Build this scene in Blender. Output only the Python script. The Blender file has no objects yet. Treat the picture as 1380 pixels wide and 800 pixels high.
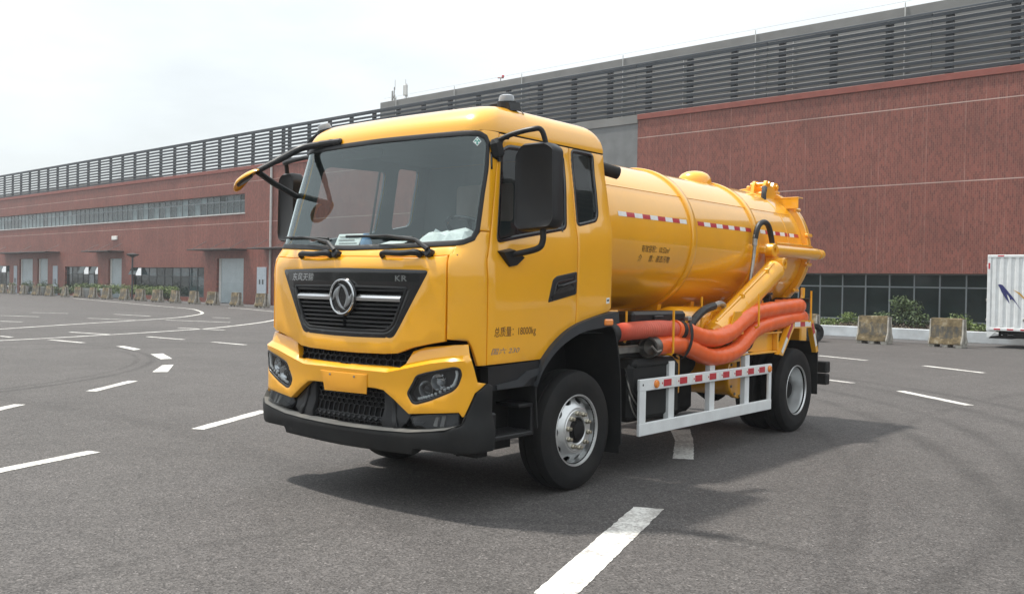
import bpy, math, random, bisect
from mathutils import Vector, Matrix
from mathutils.geometry import delaunay_2d_cdt
random.seed(7)
sc = bpy.context.scene
COL = sc.collection

# ------------------------------------------------------------------ camera, sky, sun, exposure
cam_d = bpy.data.cameras.new('camera')
cam = bpy.data.objects.new('camera', cam_d); COL.objects.link(cam)
_yaw, _pitch, _roll = 0.68576, math.radians(-0.69812), math.radians(1.02604)
_f = Vector((-math.sin(_yaw)*math.cos(_pitch), math.cos(_yaw)*math.cos(_pitch), math.sin(_pitch)))
_r = Vector((math.cos(_yaw), math.sin(_yaw), 0)); _u = _r.cross(_f)
_r2 = _r*math.cos(_roll) + _u*math.sin(_roll); _u2 = -_r*math.sin(_roll) + _u*math.cos(_roll)
cam.matrix_world = Matrix(((_r2.x, _u2.x, -_f.x, 5.8718), (_r2.y, _u2.y, -_f.y, -6.6755), (_r2.z, _u2.z, -_f.z, 1.7475), (0, 0, 0, 1)))
cam_d.sensor_width = 36; cam_d.lens = 1281.0/1380*36
cam_d.clip_start = 0.05; cam_d.clip_end = 3000
sc.camera = cam

SUN_TO = Vector((-0.48, -0.137, 1.0)).normalized()
sun_d = bpy.data.lights.new('sun', 'SUN'); sun_d.energy = 3.6; sun_d.angle = math.radians(3.0); sun_d.color = (1.0, 0.95, 0.87)
sun = bpy.data.objects.new('sun', sun_d); COL.objects.link(sun)
sun.rotation_euler = (-SUN_TO).to_track_quat('-Z', 'Y').to_euler(); sun.location = SUN_TO*60

w = bpy.data.worlds.new('World'); sc.world = w; w.use_nodes = True
nt = w.node_tree; nt.nodes.clear()
def N(tree, t, **kw):
    n = tree.nodes.new(t)
    for k, v in kw.items(): setattr(n, k, v)
    return n
out = N(nt, 'ShaderNodeOutputWorld'); bg = N(nt, 'ShaderNodeBackground'); bg2 = N(nt, 'ShaderNodeBackground'); mixs = N(nt, 'ShaderNodeMixShader')
sky = N(nt, 'ShaderNodeTexSky', sky_type='NISHITA', sun_disc=False)
sky.sun_elevation = math.asin(SUN_TO.z); sky.sun_rotation = math.atan2(SUN_TO.x, SUN_TO.y)
sky.dust_density = 1.6; sky.air_density = 1.4
bg.inputs['Strength'].default_value = 0.12
nt.links.new(sky.outputs[0], bg.inputs['Color'])
tc = N(nt, 'ShaderNodeTexCoord'); sep = N(nt, 'ShaderNodeSeparateXYZ'); nt.links.new(tc.outputs['Generated'], sep.inputs[0])
# hazy overcast: radiance rises towards the zenith (CIE overcast law), with soft cloud structure
el = N(nt, 'ShaderNodeMath', operation='MAXIMUM'); nt.links.new(sep.outputs['Z'], el.inputs[0]); el.inputs[1].default_value = 0
ma = N(nt, 'ShaderNodeMath', operation='MULTIPLY_ADD'); nt.links.new(el.outputs[0], ma.inputs[0]); ma.inputs[1].default_value = 0.80; ma.inputs[2].default_value = 0.69
mp = N(nt, 'ShaderNodeMapping'); mp.inputs['Scale'].default_value = (1, 1, 3.2); nt.links.new(tc.outputs['Generated'], mp.inputs[0])
nz = N(nt, 'ShaderNodeTexNoise'); nz.inputs['Scale'].default_value = 2.6; nz.inputs['Detail'].default_value = 6; nz.inputs['Roughness'].default_value = .55
nt.links.new(mp.outputs[0], nz.inputs['Vector'])
cr = N(nt, 'ShaderNodeMapRange'); cr.inputs['From Min'].default_value = .36; cr.inputs['From Max'].default_value = .7; cr.inputs['To Min'].default_value = .90; cr.inputs['To Max'].default_value = 1.13
nt.links.new(nz.outputs['Fac'], cr.inputs['Value'])
mul = N(nt, 'ShaderNodeMath', operation='MULTIPLY'); nt.links.new(ma.outputs[0], mul.inputs[0]); nt.links.new(cr.outputs[0], mul.inputs[1])
bg2.inputs['Color'].default_value = (0.92, 0.975, 1.0, 1)
nt.links.new(mul.outputs[0], bg2.inputs['Strength'])
mixs.inputs['Fac'].default_value = 0.90
nt.links.new(bg.outputs[0], mixs.inputs[1]); nt.links.new(bg2.outputs[0], mixs.inputs[2]); nt.links.new(mixs.outputs[0], out.inputs['Surface'])

sc.view_settings.view_transform = 'Standard'; sc.view_settings.look = 'None'; sc.view_settings.gamma = 1.0
sc.view_settings.exposure = 0.34
sc.cycles.max_bounces = 8; sc.cycles.volume_bounces = 1; sc.cycles.transparent_max_bounces = 12

# ------------------------------------------------------------------ materials
def new_mat(name):
    m = bpy.data.materials.new(name); m.use_nodes = True
    return m, m.node_tree, m.node_tree.nodes['Principled BSDF']
def pm(name, col, rough=.5, metal=0, spec=.5, coat=0, var=.0, vscale=6.0, bump=0.0, bscale=60.0, dust=0.0):
    """principled material with object-space mottling, fine bump and optional dust"""
    m, t, b = new_mat(name)
    b.inputs['Base Color'].default_value = (*col, 1); b.inputs['Roughness'].default_value = rough
    b.inputs['Metallic'].default_value = metal; b.inputs['Specular IOR Level'].default_value = spec
    b.inputs['Coat Weight'].default_value = coat; b.inputs['Coat Roughness'].default_value = .04
    tc = N(t, 'ShaderNodeTexCoord')
    if var or dust:
        n = N(t, 'ShaderNodeTexNoise'); n.inputs['Scale'].default_value = vscale; n.inputs['Detail'].default_value = 5
        t.links.new(tc.outputs['Object'], n.inputs['Vector'])
        mr = N(t, 'ShaderNodeMapRange'); mr.inputs['From Min'].default_value = .3; mr.inputs['From Max'].default_value = .7
        mr.inputs['To Min'].default_value = 1-var; mr.inputs['To Max'].default_value = 1+var
        t.links.new(n.outputs['Fac'], mr.inputs['Value'])
        mx = N(t, 'ShaderNodeVectorMath', operation='SCALE'); mx.inputs[0].default_value = col
        t.links.new(mr.outputs[0], mx.inputs['Scale'])
        src = mx.outputs[0]
        if dust:
            n2 = N(t, 'ShaderNodeTexNoise'); n2.inputs['Scale'].default_value = 2.3; n2.inputs['Detail'].default_value = 8; n2.inputs['Roughness'].default_value = .65
            t.links.new(tc.outputs['Object'], n2.inputs['Vector'])
            m2 = N(t, 'ShaderNodeMapRange'); m2.inputs['From Min'].default_value = .45; m2.inputs['From Max'].default_value = .75; m2.inputs['To Max'].default_value = dust
            t.links.new(n2.outputs['Fac'], m2.inputs['Value'])
            mc = N(t, 'ShaderNodeMix', data_type='RGBA'); mc.inputs['B'].default_value = (.26, .22, .17, 1)
            t.links.new(m2.outputs[0], mc.inputs['Factor']); t.links.new(src, mc.inputs['A']); src = mc.outputs['Result']
            ad = N(t, 'ShaderNodeMath', operation='MULTIPLY_ADD'); ad.inputs[1].default_value = .5; ad.inputs[2].default_value = rough
            t.links.new(m2.outputs[0], ad.inputs[0]); t.links.new(ad.outputs[0], b.inputs['Roughness'])
        t.links.new(src, b.inputs['Base Color'])
    if bump:
        n = N(t, 'ShaderNodeTexNoise'); n.inputs['Scale'].default_value = bscale; n.inputs['Detail'].default_value = 3
        t.links.new(tc.outputs['Object'], n.inputs['Vector'])
        bp = N(t, 'ShaderNodeBump'); bp.inputs['Strength'].default_value = bump; bp.inputs['Distance'].default_value = .01
        t.links.new(n.outputs['Fac'], bp.inputs['Height']); t.links.new(bp.outputs[0], b.inputs['Normal'])
    return m
def glassy(name, tint, refl=1.0, rough=.0, gtint=(1, 1, 1)):
    """thin tinted pane: transparent tint under a fresnel-weighted mirror coat"""
    m = bpy.data.materials.new(name); m.use_nodes = True; t = m.node_tree; t.nodes.clear()
    o = N(t, 'ShaderNodeOutputMaterial'); tr = N(t, 'ShaderNodeBsdfTransparent'); gl = N(t, 'ShaderNodeBsdfGlossy'); mx = N(t, 'ShaderNodeMixShader')
    lw = N(t, 'ShaderNodeLayerWeight'); lw.inputs['Blend'].default_value = .5
    pw = N(t, 'ShaderNodeMath', operation='POWER'); pw.inputs[1].default_value = 5.0; t.links.new(lw.outputs['Facing'], pw.inputs[0])
    fr = N(t, 'ShaderNodeMath', operation='MULTIPLY_ADD'); fr.inputs[1].default_value = .92; fr.inputs[2].default_value = .045; t.links.new(pw.outputs[0], fr.inputs[0])
    k = N(t, 'ShaderNodeMath', operation='MULTIPLY'); k.inputs[1].default_value = refl; k.use_clamp = True
    tr.inputs['Color'].default_value = (*tint, 1); gl.inputs['Roughness'].default_value = rough; gl.inputs['Color'].default_value = (*gtint, 1)
    t.links.new(fr.outputs[0], k.inputs[0]); t.links.new(k.outputs[0], mx.inputs['Fac'])
    t.links.new(tr.outputs[0], mx.inputs[1]); t.links.new(gl.outputs[0], mx.inputs[2]); t.links.new(mx.outputs[0], o.inputs['Surface'])
    return m
MT = {}
YEL = (.90, .415, .007)
MT['yellow'] = pm('yellow_truck_paint', YEL, .28, coat=1.0, var=.035, vscale=1.6, bump=.012, bscale=35, dust=.05)
MT['yellow_tank'] = pm('yellow_tank_paint', YEL, .28, coat=1.0, var=.05, vscale=1.2, bump=.03, bscale=9, dust=.09)
MT['black'] = pm('black_plastic', (.010, .0105, .012), .45, spec=.4, var=.2, vscale=5, bump=.03, bscale=220, dust=.03)
MT['black_rough'] = pm('matt_black_plastic', (.011, .0115, .012), .68, spec=.35, var=.25, vscale=4, bump=.05, bscale=160, dust=.05)
MT['gloss_black'] = pm('gloss_black_plastic', (.010, .010, .011), .16, coat=.4, var=.1)
MT['grey_plastic'] = pm('dusty_grey_plastic', (.065, .067, .065), .65, var=.25, vscale=9, bump=.04, bscale=160, dust=.35)
MT['dark_grey'] = pm('dark_grey_plastic', (.030, .033, .037), .55, var=.15, vscale=6, bump=.03, bscale=200)
MT['under'] = pm('underbody_black', (.008, .008, .0085), .75, spec=.25, var=.35, vscale=6, dust=.05)
MT['chrome'] = pm('chrome', (.56, .57, .58), .16, metal=1, var=.05)
MT['rubber'] = pm('tyre_rubber', (.009, .009, .0095), .72, spec=.3, var=.25, vscale=7, bump=.04, bscale=90, dust=.05)
MT['rim'] = pm('silver_rim_paint', (.64, .65, .65), .32, metal=.75, var=.1, vscale=9, dust=.12)
MT['steel'] = pm('dull_steel', (.35, .34, .32), .42, metal=.8, var=.2, vscale=14, dust=.2)
MT['dark_steel'] = pm('tarnished_coupling', (.13, .125, .115), .4, metal=.7, var=.3, vscale=14, dust=.15)
MT['fog_glass'] = glassy('smoked_lens', (.45, .46, .47), .6)
MT['brass'] = pm('zinc_yellow_nut', (.46, .42, .33), .35, metal=.9, var=.15)
MT['white'] = pm('white_guard_paint', (.74, .76, .76), .38, coat=.2, var=.07, vscale=5, bump=.02, dust=.16)
MT['white_tape'] = pm('white_reflective_tape', (.78, .76, .72), .4, var=.06, vscale=30)
MT['red_tape'] = pm('red_reflective_tape', (.50, .022, .035), .35, coat=.3, var=.1, vscale=30)
MT['amber'] = pm('amber_lens', (.85, .25, .03), .25, coat=.6, var=.1, vscale=40)
MT['clear_lens'] = pm('clear_beacon_lens', (.26, .27, .28), .15, coat=.6, var=.05)
MT['hose'] = pm('orange_hose_rubber', (.82, .130, .026), .32, var=.10, vscale=5, bump=.05, bscale=45, dust=.10)
MT['hose_rib'] = pm('faded_ribbed_hose', (.62, .12, .07), .45, var=.12, vscale=8, dust=.15)
MT['hose_dark'] = pm('black_hydraulic_hose', (.018, .018, .018), .5, var=.2, vscale=20, bump=.05, bscale=300)
MT['strap'] = pm('black_strap', (.014, .013, .013), .7, var=.2)
MT['ink'] = pm('dark_red_brown_ink', (.055, .012, .008), .6)
MT['ink_black'] = pm('black_ink', (.022, .012, .006), .6)
MT['paper'] = pm('white_paper', (.80, .81, .80), .8, var=.05, vscale=30)
MT['teal'] = pm('green_sticker_print', (.06, .32, .26), .6)
MT['blue_cap'] = pm('pale_blue_plastic', (.25, .42, .68), .5)
MT['trim'] = pm('dark_grey_cab_lining', (.105, .118, .120), .8, var=.12, vscale=3)
MT['dash'] = pm('dashboard_plastic', (.075, .088, .090), .7, var=.2, vscale=8, bump=.05, bscale=200)
MT['seat'] = pm('seat_fabric', (.035, .037, .042), .85, var=.3, vscale=12, bump=.1, bscale=150)
MT['cream'] = pm('cream_plastic', (.58, .55, .45), .5)
MT['windshield'] = glassy('windscreen_glass', (.80, .87, .86), 1.9, 0, (.90, 1, 1))
MT['side_glass'] = glassy('tinted_side_glass', (.66, .70, .70), 1.15)
MT['lamp_glass'] = glassy('headlamp_glass', (.80, .82, .83), 1.0)
MT['lamp_dark'] = pm('lamp_housing', (.022, .023, .026), .35, var=.2)
MT['mirror'] = pm('mirror_silver', (.75, .77, .78), .03, metal=1)
MT['led'] = pm('led_strip_white', (.55, .56, .56), .3, coat=.5)

# ---- setting
ARCS = [(-13.4, -4.72, 18.71, .13, .34), (-13.4, -4.72, 20.55, .16, .30), (-6.89, .60, 11.22, .11, .32), (-6.89, .60, 13.05, .13, .34), (-13.4, -4.72, 17.6, .07, .22), (24.74, 8.11, 22.81, .10, .20), (-17.7, -3.51, 9.05, .07, .50), (-17.7, -3.51, 8.75, .05, .35), (-5.26, -15.76, 15.22, .18, .16), (3.29, -3.45, 2.93, .06, .22)]
def asphalt_mat():
    m, t, b = new_mat('worn_asphalt')
    geo = N(t, 'ShaderNodeNewGeometry'); P = geo.outputs['Position']
    def noise(scale, det=4, rough=.55, vec=P):
        n = N(t, 'ShaderNodeTexNoise'); n.inputs['Scale'].default_value = scale; n.inputs['Detail'].default_value = det; n.inputs['Roughness'].default_value = rough
        t.links.new(vec, n.inputs['Vector']); return n.outputs['Fac']
    def mrange(x, a, b_, c, d):
        n = N(t, 'ShaderNodeMapRange'); n.inputs['From Min'].default_value = a; n.inputs['From Max'].default_value = b_; n.inputs['To Min'].default_value = c; n.inputs['To Max'].default_value = d
        t.links.new(x, n.inputs['Value']); return n.outputs[0]
    def mult(a, b_):
        n = N(t, 'ShaderNodeMath', operation='MULTIPLY'); t.links.new(a, n.inputs[0]); t.links.new(b_, n.inputs[1]); return n.outputs[0]
    big = mrange(noise(.11, 6, .6), .35, .65, .90, 1.10)
    mid = mrange(noise(1.1, 6, .65), .3, .7, .90, 1.10)
    v = N(t, 'ShaderNodeTexVoronoi'); v.inputs['Scale'].default_value = 88; t.links.new(P, v.inputs['Vector'])
    sp = N(t, 'ShaderNodeSeparateColor'); t.links.new(v.outputs['Color'], sp.inputs[0])
    grain = mrange(sp.outputs[0], 0, 1, .50, 1.50)
    bright = mrange(sp.outputs[1], .93, .98, 1.0, 1.8)
    v3 = N(t, 'ShaderNodeTexVoronoi'); v3.inputs['Scale'].default_value = 21; t.links.new(P, v3.inputs['Vector'])
    sp3 = N(t, 'ShaderNodeSeparateColor'); t.links.new(v3.outputs['Color'], sp3.inputs[0])
    grain2 = mrange(sp3.outputs[0], 0, 1, .91, 1.09)
    x = mult(mult(mult(big, mid), mult(grain, bright)), grain2)
    # tyre scrub arcs left by turning trucks
    arcs = None
    for cx, cy, r, wd, st in ARCS:
        d = N(t, 'ShaderNodeVectorMath', operation='DISTANCE'); d.inputs[1].default_value = (cx, cy, 0); t.links.new(P, d.inputs[0])
        s = N(t, 'ShaderNodeMath', operation='SUBTRACT'); s.inputs[1].default_value = r; t.links.new(d.outputs['Value'], s.inputs[0])
        a = N(t, 'ShaderNodeMath', operation='ABSOLUTE'); t.links.new(s.outputs[0], a.inputs[0])
        k = mrange(a.outputs[0], wd*.25, wd*1.6, st, 0.0)
        if arcs is None: arcs = k
        else:
            q = N(t, 'ShaderNodeMath', operation='MAXIMUM'); t.links.new(arcs, q.inputs[0]); t.links.new(k, q.inputs[1]); arcs = q.outputs[0]
    patch = mrange(noise(.5, 5, .7), .34, .66, .30, 1)
    arcs = mult(arcs, patch)
    spots = mrange(noise(1.9, 3, .5), .70, .76, 0, .30)          # old oil drips
    q = N(t, 'ShaderNodeMath', operation='MAXIMUM'); t.links.new(arcs, q.inputs[0]); t.links.new(spots, q.inputs[1]); arcs = q.outputs[0]
    inv = N(t, 'ShaderNodeMath', operation='SUBTRACT'); inv.inputs[0].default_value = 1; t.links.new(arcs, inv.inputs[1])
    x = mult(x, inv.outputs[0])
    col = N(t, 'ShaderNodeVectorMath', operation='SCALE'); col.inputs[0].default_value = (.0765, .0705, .0675); t.links.new(x, col.inputs['Scale'])
    t.links.new(col.outputs[0], b.inputs['Base Color'])
    b.inputs['Roughness'].default_value = .82; b.inputs['Specular IOR Level'].default_value = .35
    bp = N(t, 'ShaderNodeBump'); bp.inputs['Strength'].default_value = .55; bp.inputs['Distance'].default_value = .006
    t.links.new(v.outputs['Distance'], bp.inputs['Height']); t.links.new(bp.outputs[0], b.inputs['Normal'])
    return m
MT['asphalt'] = asphalt_mat()
def line_mat():
    m, t, b = new_mat('worn_road_paint')
    geo = N(t, 'ShaderNodeNewGeometry'); P = geo.outputs['Position']
    n = N(t, 'ShaderNodeTexNoise'); n.inputs['Scale'].default_value = 26; n.inputs['Detail'].default_value = 8; n.inputs['Roughness'].default_value = .75; t.links.new(P, n.inputs['Vector'])
    n2 = N(t, 'ShaderNodeTexNoise'); n2.inputs['Scale'].default_value = 2.2; n2.inputs['Detail'].default_value = 5; t.links.new(P, n2.inputs['Vector'])
    a = N(t, 'ShaderNodeMath', operation='MULTIPLY_ADD'); a.inputs[1].default_value = .55; t.links.new(n2.outputs['Fac'], a.inputs[0]); t.links.new(n.outputs['Fac'], a.inputs[2])
    mr = N(t, 'ShaderNodeMapRange'); mr.inputs['From Min'].default_value = .68; mr.inputs['From Max'].default_value = .84; t.links.new(a.outputs[0], mr.inputs['Value'])
    mx = N(t, 'ShaderNodeMix', data_type='RGBA'); mx.inputs['A'].default_value = (.33, .31, .29, 1); mx.inputs['B'].default_value = (.68, .67, .63, 1)
    t.links.new(mr.outputs[0], mx.inputs['Factor']); t.links.new(mx.outputs['Result'], b.inputs['Base Color']); b.inputs['Roughness'].default_value = .7
    return m
MT['paint'] = line_mat()
def tile_mat():
    m, t, b = new_mat('red_wall_tiles')
    tc = N(t, 'ShaderNodeTexCoord'); O = tc.outputs['Object']
    sp = N(t, 'ShaderNodeSeparateXYZ'); t.links.new(O, sp.inputs[0])
    cb = N(t, 'ShaderNodeCombineXYZ'); t.links.new(sp.outputs['Z'], cb.inputs[0]); t.links.new(sp.outputs['X'], cb.inputs[1])
    br = N(t, 'ShaderNodeTexBrick'); t.links.new(cb.outputs[0], br.inputs['Vector'])
    br.inputs['Scale'].default_value = 1.0; br.inputs['Brick Width'].default_value = .18; br.inputs['Row Height'].default_value = .072; br.inputs['Mortar Size'].default_value = .009
    br.offset = .5
    br.inputs['Color1'].default_value = (.235, .062, .042, 1); br.inputs['Color2'].default_value = (.125, .032, .022, 1); br.inputs['Mortar'].default_value = (.22, .090, .066, 1)
    # pale vertical joints: columns of efflorescence
    fx = N(t, 'ShaderNodeMath', operation='MULTIPLY'); fx.inputs[1].default_value = 1/.144; t.links.new(sp.outputs['X'], fx.inputs[0])
    fl = N(t, 'ShaderNodeMath', operation='FLOOR'); t.links.new(fx.outputs[0], fl.inputs[0])
    fr = N(t, 'ShaderNodeMath', operation='FRACT'); t.links.new(fx.outputs[0], fr.inputs[0])
    lt = N(t, 'ShaderNodeMath', operation='LESS_THAN'); lt.inputs[1].default_value = .26; t.links.new(fr.outputs[0], lt.inputs[0])
    wn = N(t, 'ShaderNodeTexWhiteNoise', noise_dimensions='1D'); t.links.new(fl.outputs[0], wn.inputs['W'])
    cz = N(t, 'ShaderNodeCombineXYZ'); t.links.new(fl.outputs[0], cz.inputs[0]); zs = N(t, 'ShaderNodeMath', operation='MULTIPLY'); zs.inputs[1].default_value = .9; t.links.new(sp.outputs['Z'], zs.inputs[0]); t.links.new(zs.outputs[0], cz.inputs[2])
    nn = N(t, 'ShaderNodeTexNoise'); nn.inputs['Scale'].default_value = 1.3; nn.inputs['Detail'].default_value = 4; t.links.new(cz.outputs[0], nn.inputs['Vector'])
    m1 = N(t, 'ShaderNodeMapRange'); m1.inputs['From Min'].default_value = .35; m1.inputs['From Max'].default_value = .75; t.links.new(nn.outputs['Fac'], m1.inputs['Value'])
    m2 = N(t, 'ShaderNodeMapRange'); m2.inputs['From Min'].default_value = .55; m2.inputs['From Max'].default_value = 1.0; m2.inputs['To Max'].default_value = .48; t.links.new(wn.outputs['Value'], m2.inputs['Value'])
    k = N(t, 'ShaderNodeMath', operation='MULTIPLY'); t.links.new(m1.outputs[0], k.inputs[0]); t.links.new(m2.outputs[0], k.inputs[1])
    k2 = N(t, 'ShaderNodeMath', operation='MULTIPLY'); t.links.new(k.outputs[0], k2.inputs[0]); t.links.new(lt.outputs[0], k2.inputs[1])
    mx = N(t, 'ShaderNodeMix', data_type='RGBA'); mx.inputs['B'].default_value = (.46, .29, .24, 1); t.links.new(k2.outputs[0], mx.inputs['Factor']); t.links.new(br.outputs['Color'], mx.inputs['A'])
    bn = N(t, 'ShaderNodeTexNoise'); bn.inputs['Scale'].default_value = .35; bn.inputs['Detail'].default_value = 7; bn.inputs['Roughness'].default_value = .6; t.links.new(O, bn.inputs['Vector'])
    mr = N(t, 'ShaderNodeMapRange'); mr.inputs['From Min'].default_value = .3; mr.inputs['From Max'].default_value = .7; mr.inputs['To Min'].default_value = .80; mr.inputs['To Max'].default_value = 1.18; t.links.new(bn.outputs['Fac'], mr.inputs['Value'])
    sc_ = N(t, 'ShaderNodeVectorMath', operation='SCALE'); t.links.new(mx.outputs['Result'], sc_.inputs[0]); t.links.new(mr.outputs[0], sc_.inputs['Scale'])
    t.links.new(sc_.outputs[0], b.inputs['Base Color']); b.inputs['Roughness'].default_value = .55
    return m
MT['tile'] = tile_mat()
MT['tile_cap'] = pm('red_cap_tiles', (.235, .060, .042), .5, var=.12, vscale=3)
MT['joint'] = pm('pale_joint', (.46, .33, .29), .7, var=.25, vscale=.7)
MT['conc_grey'] = pm('grey_render', (.205, .203, .195), .85, var=.12, vscale=.8, bump=.05, bscale=30)
MT['conc_panel'] = pm('grey_tile_panel', (.175, .180, .180), .75, var=.14, vscale=1.4)
MT['slat'] = pm('slate_grey_louvre', (.056, .066, .078), .5, var=.12, vscale=.9)
MT['slat_post'] = pm('dark_screen_post', (.050, .055, .060), .6, var=.1)
MT['frame'] = pm('grey_window_frame', (.19, .215, .225), .45, var=.1, vscale=2)
MT['shutter'] = pm('pale_grey_shutter', (.36, .42, .44), .5, var=.08, vscale=1.5)
MT['jamb'] = pm('pale_jamb', (.55, .55, .53), .6, var=.1)
MT['canopy'] = pm('dark_canopy', (.055, .045, .043), .5, var=.2)
MT['board'] = pm('pale_blue_metal_door', (.37, .42, .47), .5, var=.08)
MT['room'] = pm('dark_room', (.02, .024, .024), .9, var=.4, vscale=.5)
MT['curtain'] = pm('pale_blind', (.28, .34, .36), .8, var=.25, vscale=.6)
def pane_mat(name, base, rough=.03, spec=.5, wav=.0):
    m, t, b = new_mat(name)
    tc = N(t, 'ShaderNodeTexCoord')
    n = N(t, 'ShaderNodeTexNoise'); n.inputs['Scale'].default_value = .9; n.inputs['Detail'].default_value = 6; n.inputs['Roughness'].default_value = .6; t.links.new(tc.outputs['Object'], n.inputs['Vector'])
    mr = N(t, 'ShaderNodeMapRange'); mr.inputs['From Min'].default_value = .3; mr.inputs['From Max'].default_value = .7; mr.inputs['To Min'].default_value = .5; mr.inputs['To Max'].default_value = 1.5; t.links.new(n.outputs['Fac'], mr.inputs['Value'])
    s = N(t, 'ShaderNodeVectorMath', operation='SCALE'); s.inputs[0].default_value = base; t.links.new(mr.outputs[0], s.inputs['Scale']); t.links.new(s.outputs[0], b.inputs['Base Color'])
    b.inputs['Roughness'].default_value = rough; b.inputs['Specular IOR Level'].default_value = spec
    n2 = N(t, 'ShaderNodeTexNoise'); n2.inputs['Scale'].default_value = .8; t.links.new(tc.outputs['Object'], n2.inputs['Vector'])
    bp = N(t, 'ShaderNodeBump'); bp.inputs['Strength'].default_value = wav; bp.inputs['Distance'].default_value = .05; t.links.new(n2.outputs['Fac'], bp.inputs['Height']); t.links.new(bp.outputs[0], b.inputs['Normal'])
    return m
MT['pane_dark'] = pane_mat('dark_green_window_glass', (.008, .017, .016), spec=.32, wav=.10)
MT['pane_blue'] = pane_mat('blue_grey_ribbon_glass', (.028, .050, .056), spec=.7, wav=.12)
MT['pane_pale'] = pane_mat('pale_ribbon_glass', (.125, .175, .185), spec=.6, wav=.10)
MT['planter'] = pm('pale_painted_kerb', (.50, .53, .55), .7, var=.14, vscale=2.0, bump=.04, dust=.2)
MT['pave'] = pm('dark_pavement', (.085, .082, .082), .85, var=.15, vscale=2, bump=.1, bscale=50)
MT['soil'] = pm('planting_soil', (.085, .06, .042), .9, var=.4, vscale=4)
def barrier_mat():
    m, t, b = new_mat('weathered_barrier_concrete')
    tc = N(t, 'ShaderNodeTexCoord'); O = tc.outputs['Object']; oi = N(t, 'ShaderNodeObjectInfo')
    off = N(t, 'ShaderNodeVectorMath', operation='MULTIPLY_ADD'); off.inputs[1].default_value = (1, 1, 1)
    rv = N(t, 'ShaderNodeMath', operation='MULTIPLY'); rv.inputs[1].default_value = 37; t.links.new(oi.outputs['Random'], rv.inputs[0])
    t.links.new(O, off.inputs[0]); t.links.new(rv.outputs[0], off.inputs[2]); V = off.outputs[0]
    def noise(scale, det, sx=1):
        v = V
        if sx != 1:
            mp = N(t, 'ShaderNodeMapping'); mp.inputs['Scale'].default_value = (1, 1, sx); t.links.new(V, mp.inputs[0]); v = mp.outputs[0]
        n = N(t, 'ShaderNodeTexNoise'); n.inputs['Scale'].default_value = scale; n.inputs['Detail'].default_value = det; n.inputs['Roughness'].default_value = .68; t.links.new(v, n.inputs['Vector']); return n.outputs['Fac']
    def ramp(f, st):
        r = N(t, 'ShaderNodeValToRGB'); t.links.new(f, r.inputs[0]); e = r.color_ramp.elements
        while len(e) < len(st): e.new(.5)
        for q, (p, c) in zip(e, st): q.position = p; q.color = (*c, 1)
        return r.outputs['Color']
    base = ramp(noise(3.2, 8), [(.30, (.030, .026, .018)), (.43, (.085, .064, .034)), (.55, (.17, .125, .062)), (.70, (.34, .30, .22))])
    # dark band of grime across the waist, with drips
    sp = N(t, 'ShaderNodeSeparateXYZ'); t.links.new(O, sp.inputs[0])
    wz = N(t, 'ShaderNodeMath', operation='MULTIPLY_ADD'); wz.inputs[1].default_value = .55; t.links.new(noise(2.4, 6), wz.inputs[0]); t.links.new(sp.outputs['Z'], wz.inputs[2])
    band = N(t, 'ShaderNodeMath', operation='COMPARE'); band.inputs[1].default_value = .78; band.inputs[2].default_value = .19; t.links.new(wz.outputs[0], band.inputs[0])
    sm = N(t, 'ShaderNodeMath', operation='MULTIPLY'); t.links.new(band.outputs[0], sm.inputs[0])
    gr = N(t, 'ShaderNodeMapRange'); gr.inputs['From Min'].default_value = .35; gr.inputs['From Max'].default_value = .6; gr.inputs['To Max'].default_value = .95; t.links.new(noise(9, 6, .35), gr.inputs['Value']); t.links.new(gr.outputs[0], sm.inputs[1])
    mx = N(t, 'ShaderNodeMix', data_type='RGBA'); mx.inputs['B'].default_value = (.045, .047, .045, 1); t.links.new(sm.outputs[0], mx.inputs['Factor']); t.links.new(base, mx.inputs['A'])
    t.links.new(mx.outputs['Result'], b.inputs['Base Color']); b.inputs['Roughness'].default_value = .9
    bp = N(t, 'ShaderNodeBump'); bp.inputs['Strength'].default_value = .3; bp.inputs['Distance'].default_value = .02; t.links.new(noise(14, 6), bp.inputs['Height']); t.links.new(bp.outputs[0], b.inputs['Normal'])
    return m
MT['barrier'] = barrier_mat()
MT['barrier_end'] = pm('bare_barrier_concrete', (.34, .32, .28), .9, var=.3, vscale=7, bump=.1, bscale=40)
def leaf_mat(name, c1, c2):
    m, t, b = new_mat(name); oi = N(t, 'ShaderNodeNewGeometry')
    mx = N(t, 'ShaderNodeMix', data_type='RGBA'); mx.inputs['A'].default_value = (*c1, 1); mx.inputs['B'].default_value = (*c2, 1)
    t.links.new(oi.outputs['Random Per Island'], mx.inputs['Factor']); t.links.new(mx.outputs['Result'], b.inputs['Base Color']); b.inputs['Roughness'].default_value = .55
    return m
MT['leaf'] = leaf_mat('shrub_leaves', (.035, .065, .022), (.10, .145, .05))
MT['leaf_light'] = leaf_mat('bright_shrub_leaves', (.075, .12, .03), (.16, .22, .05))
MT['leaf_dark'] = leaf_mat('dark_tree_leaves', (.022, .045, .018), (.06, .095, .035))
MT['leaf_brown'] = leaf_mat('dry_ground_cover', (.065, .045, .035), (.17, .135, .085))
MT['bark'] = pm('bark', (.07, .05, .035), .9, var=.3, vscale=10)

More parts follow.
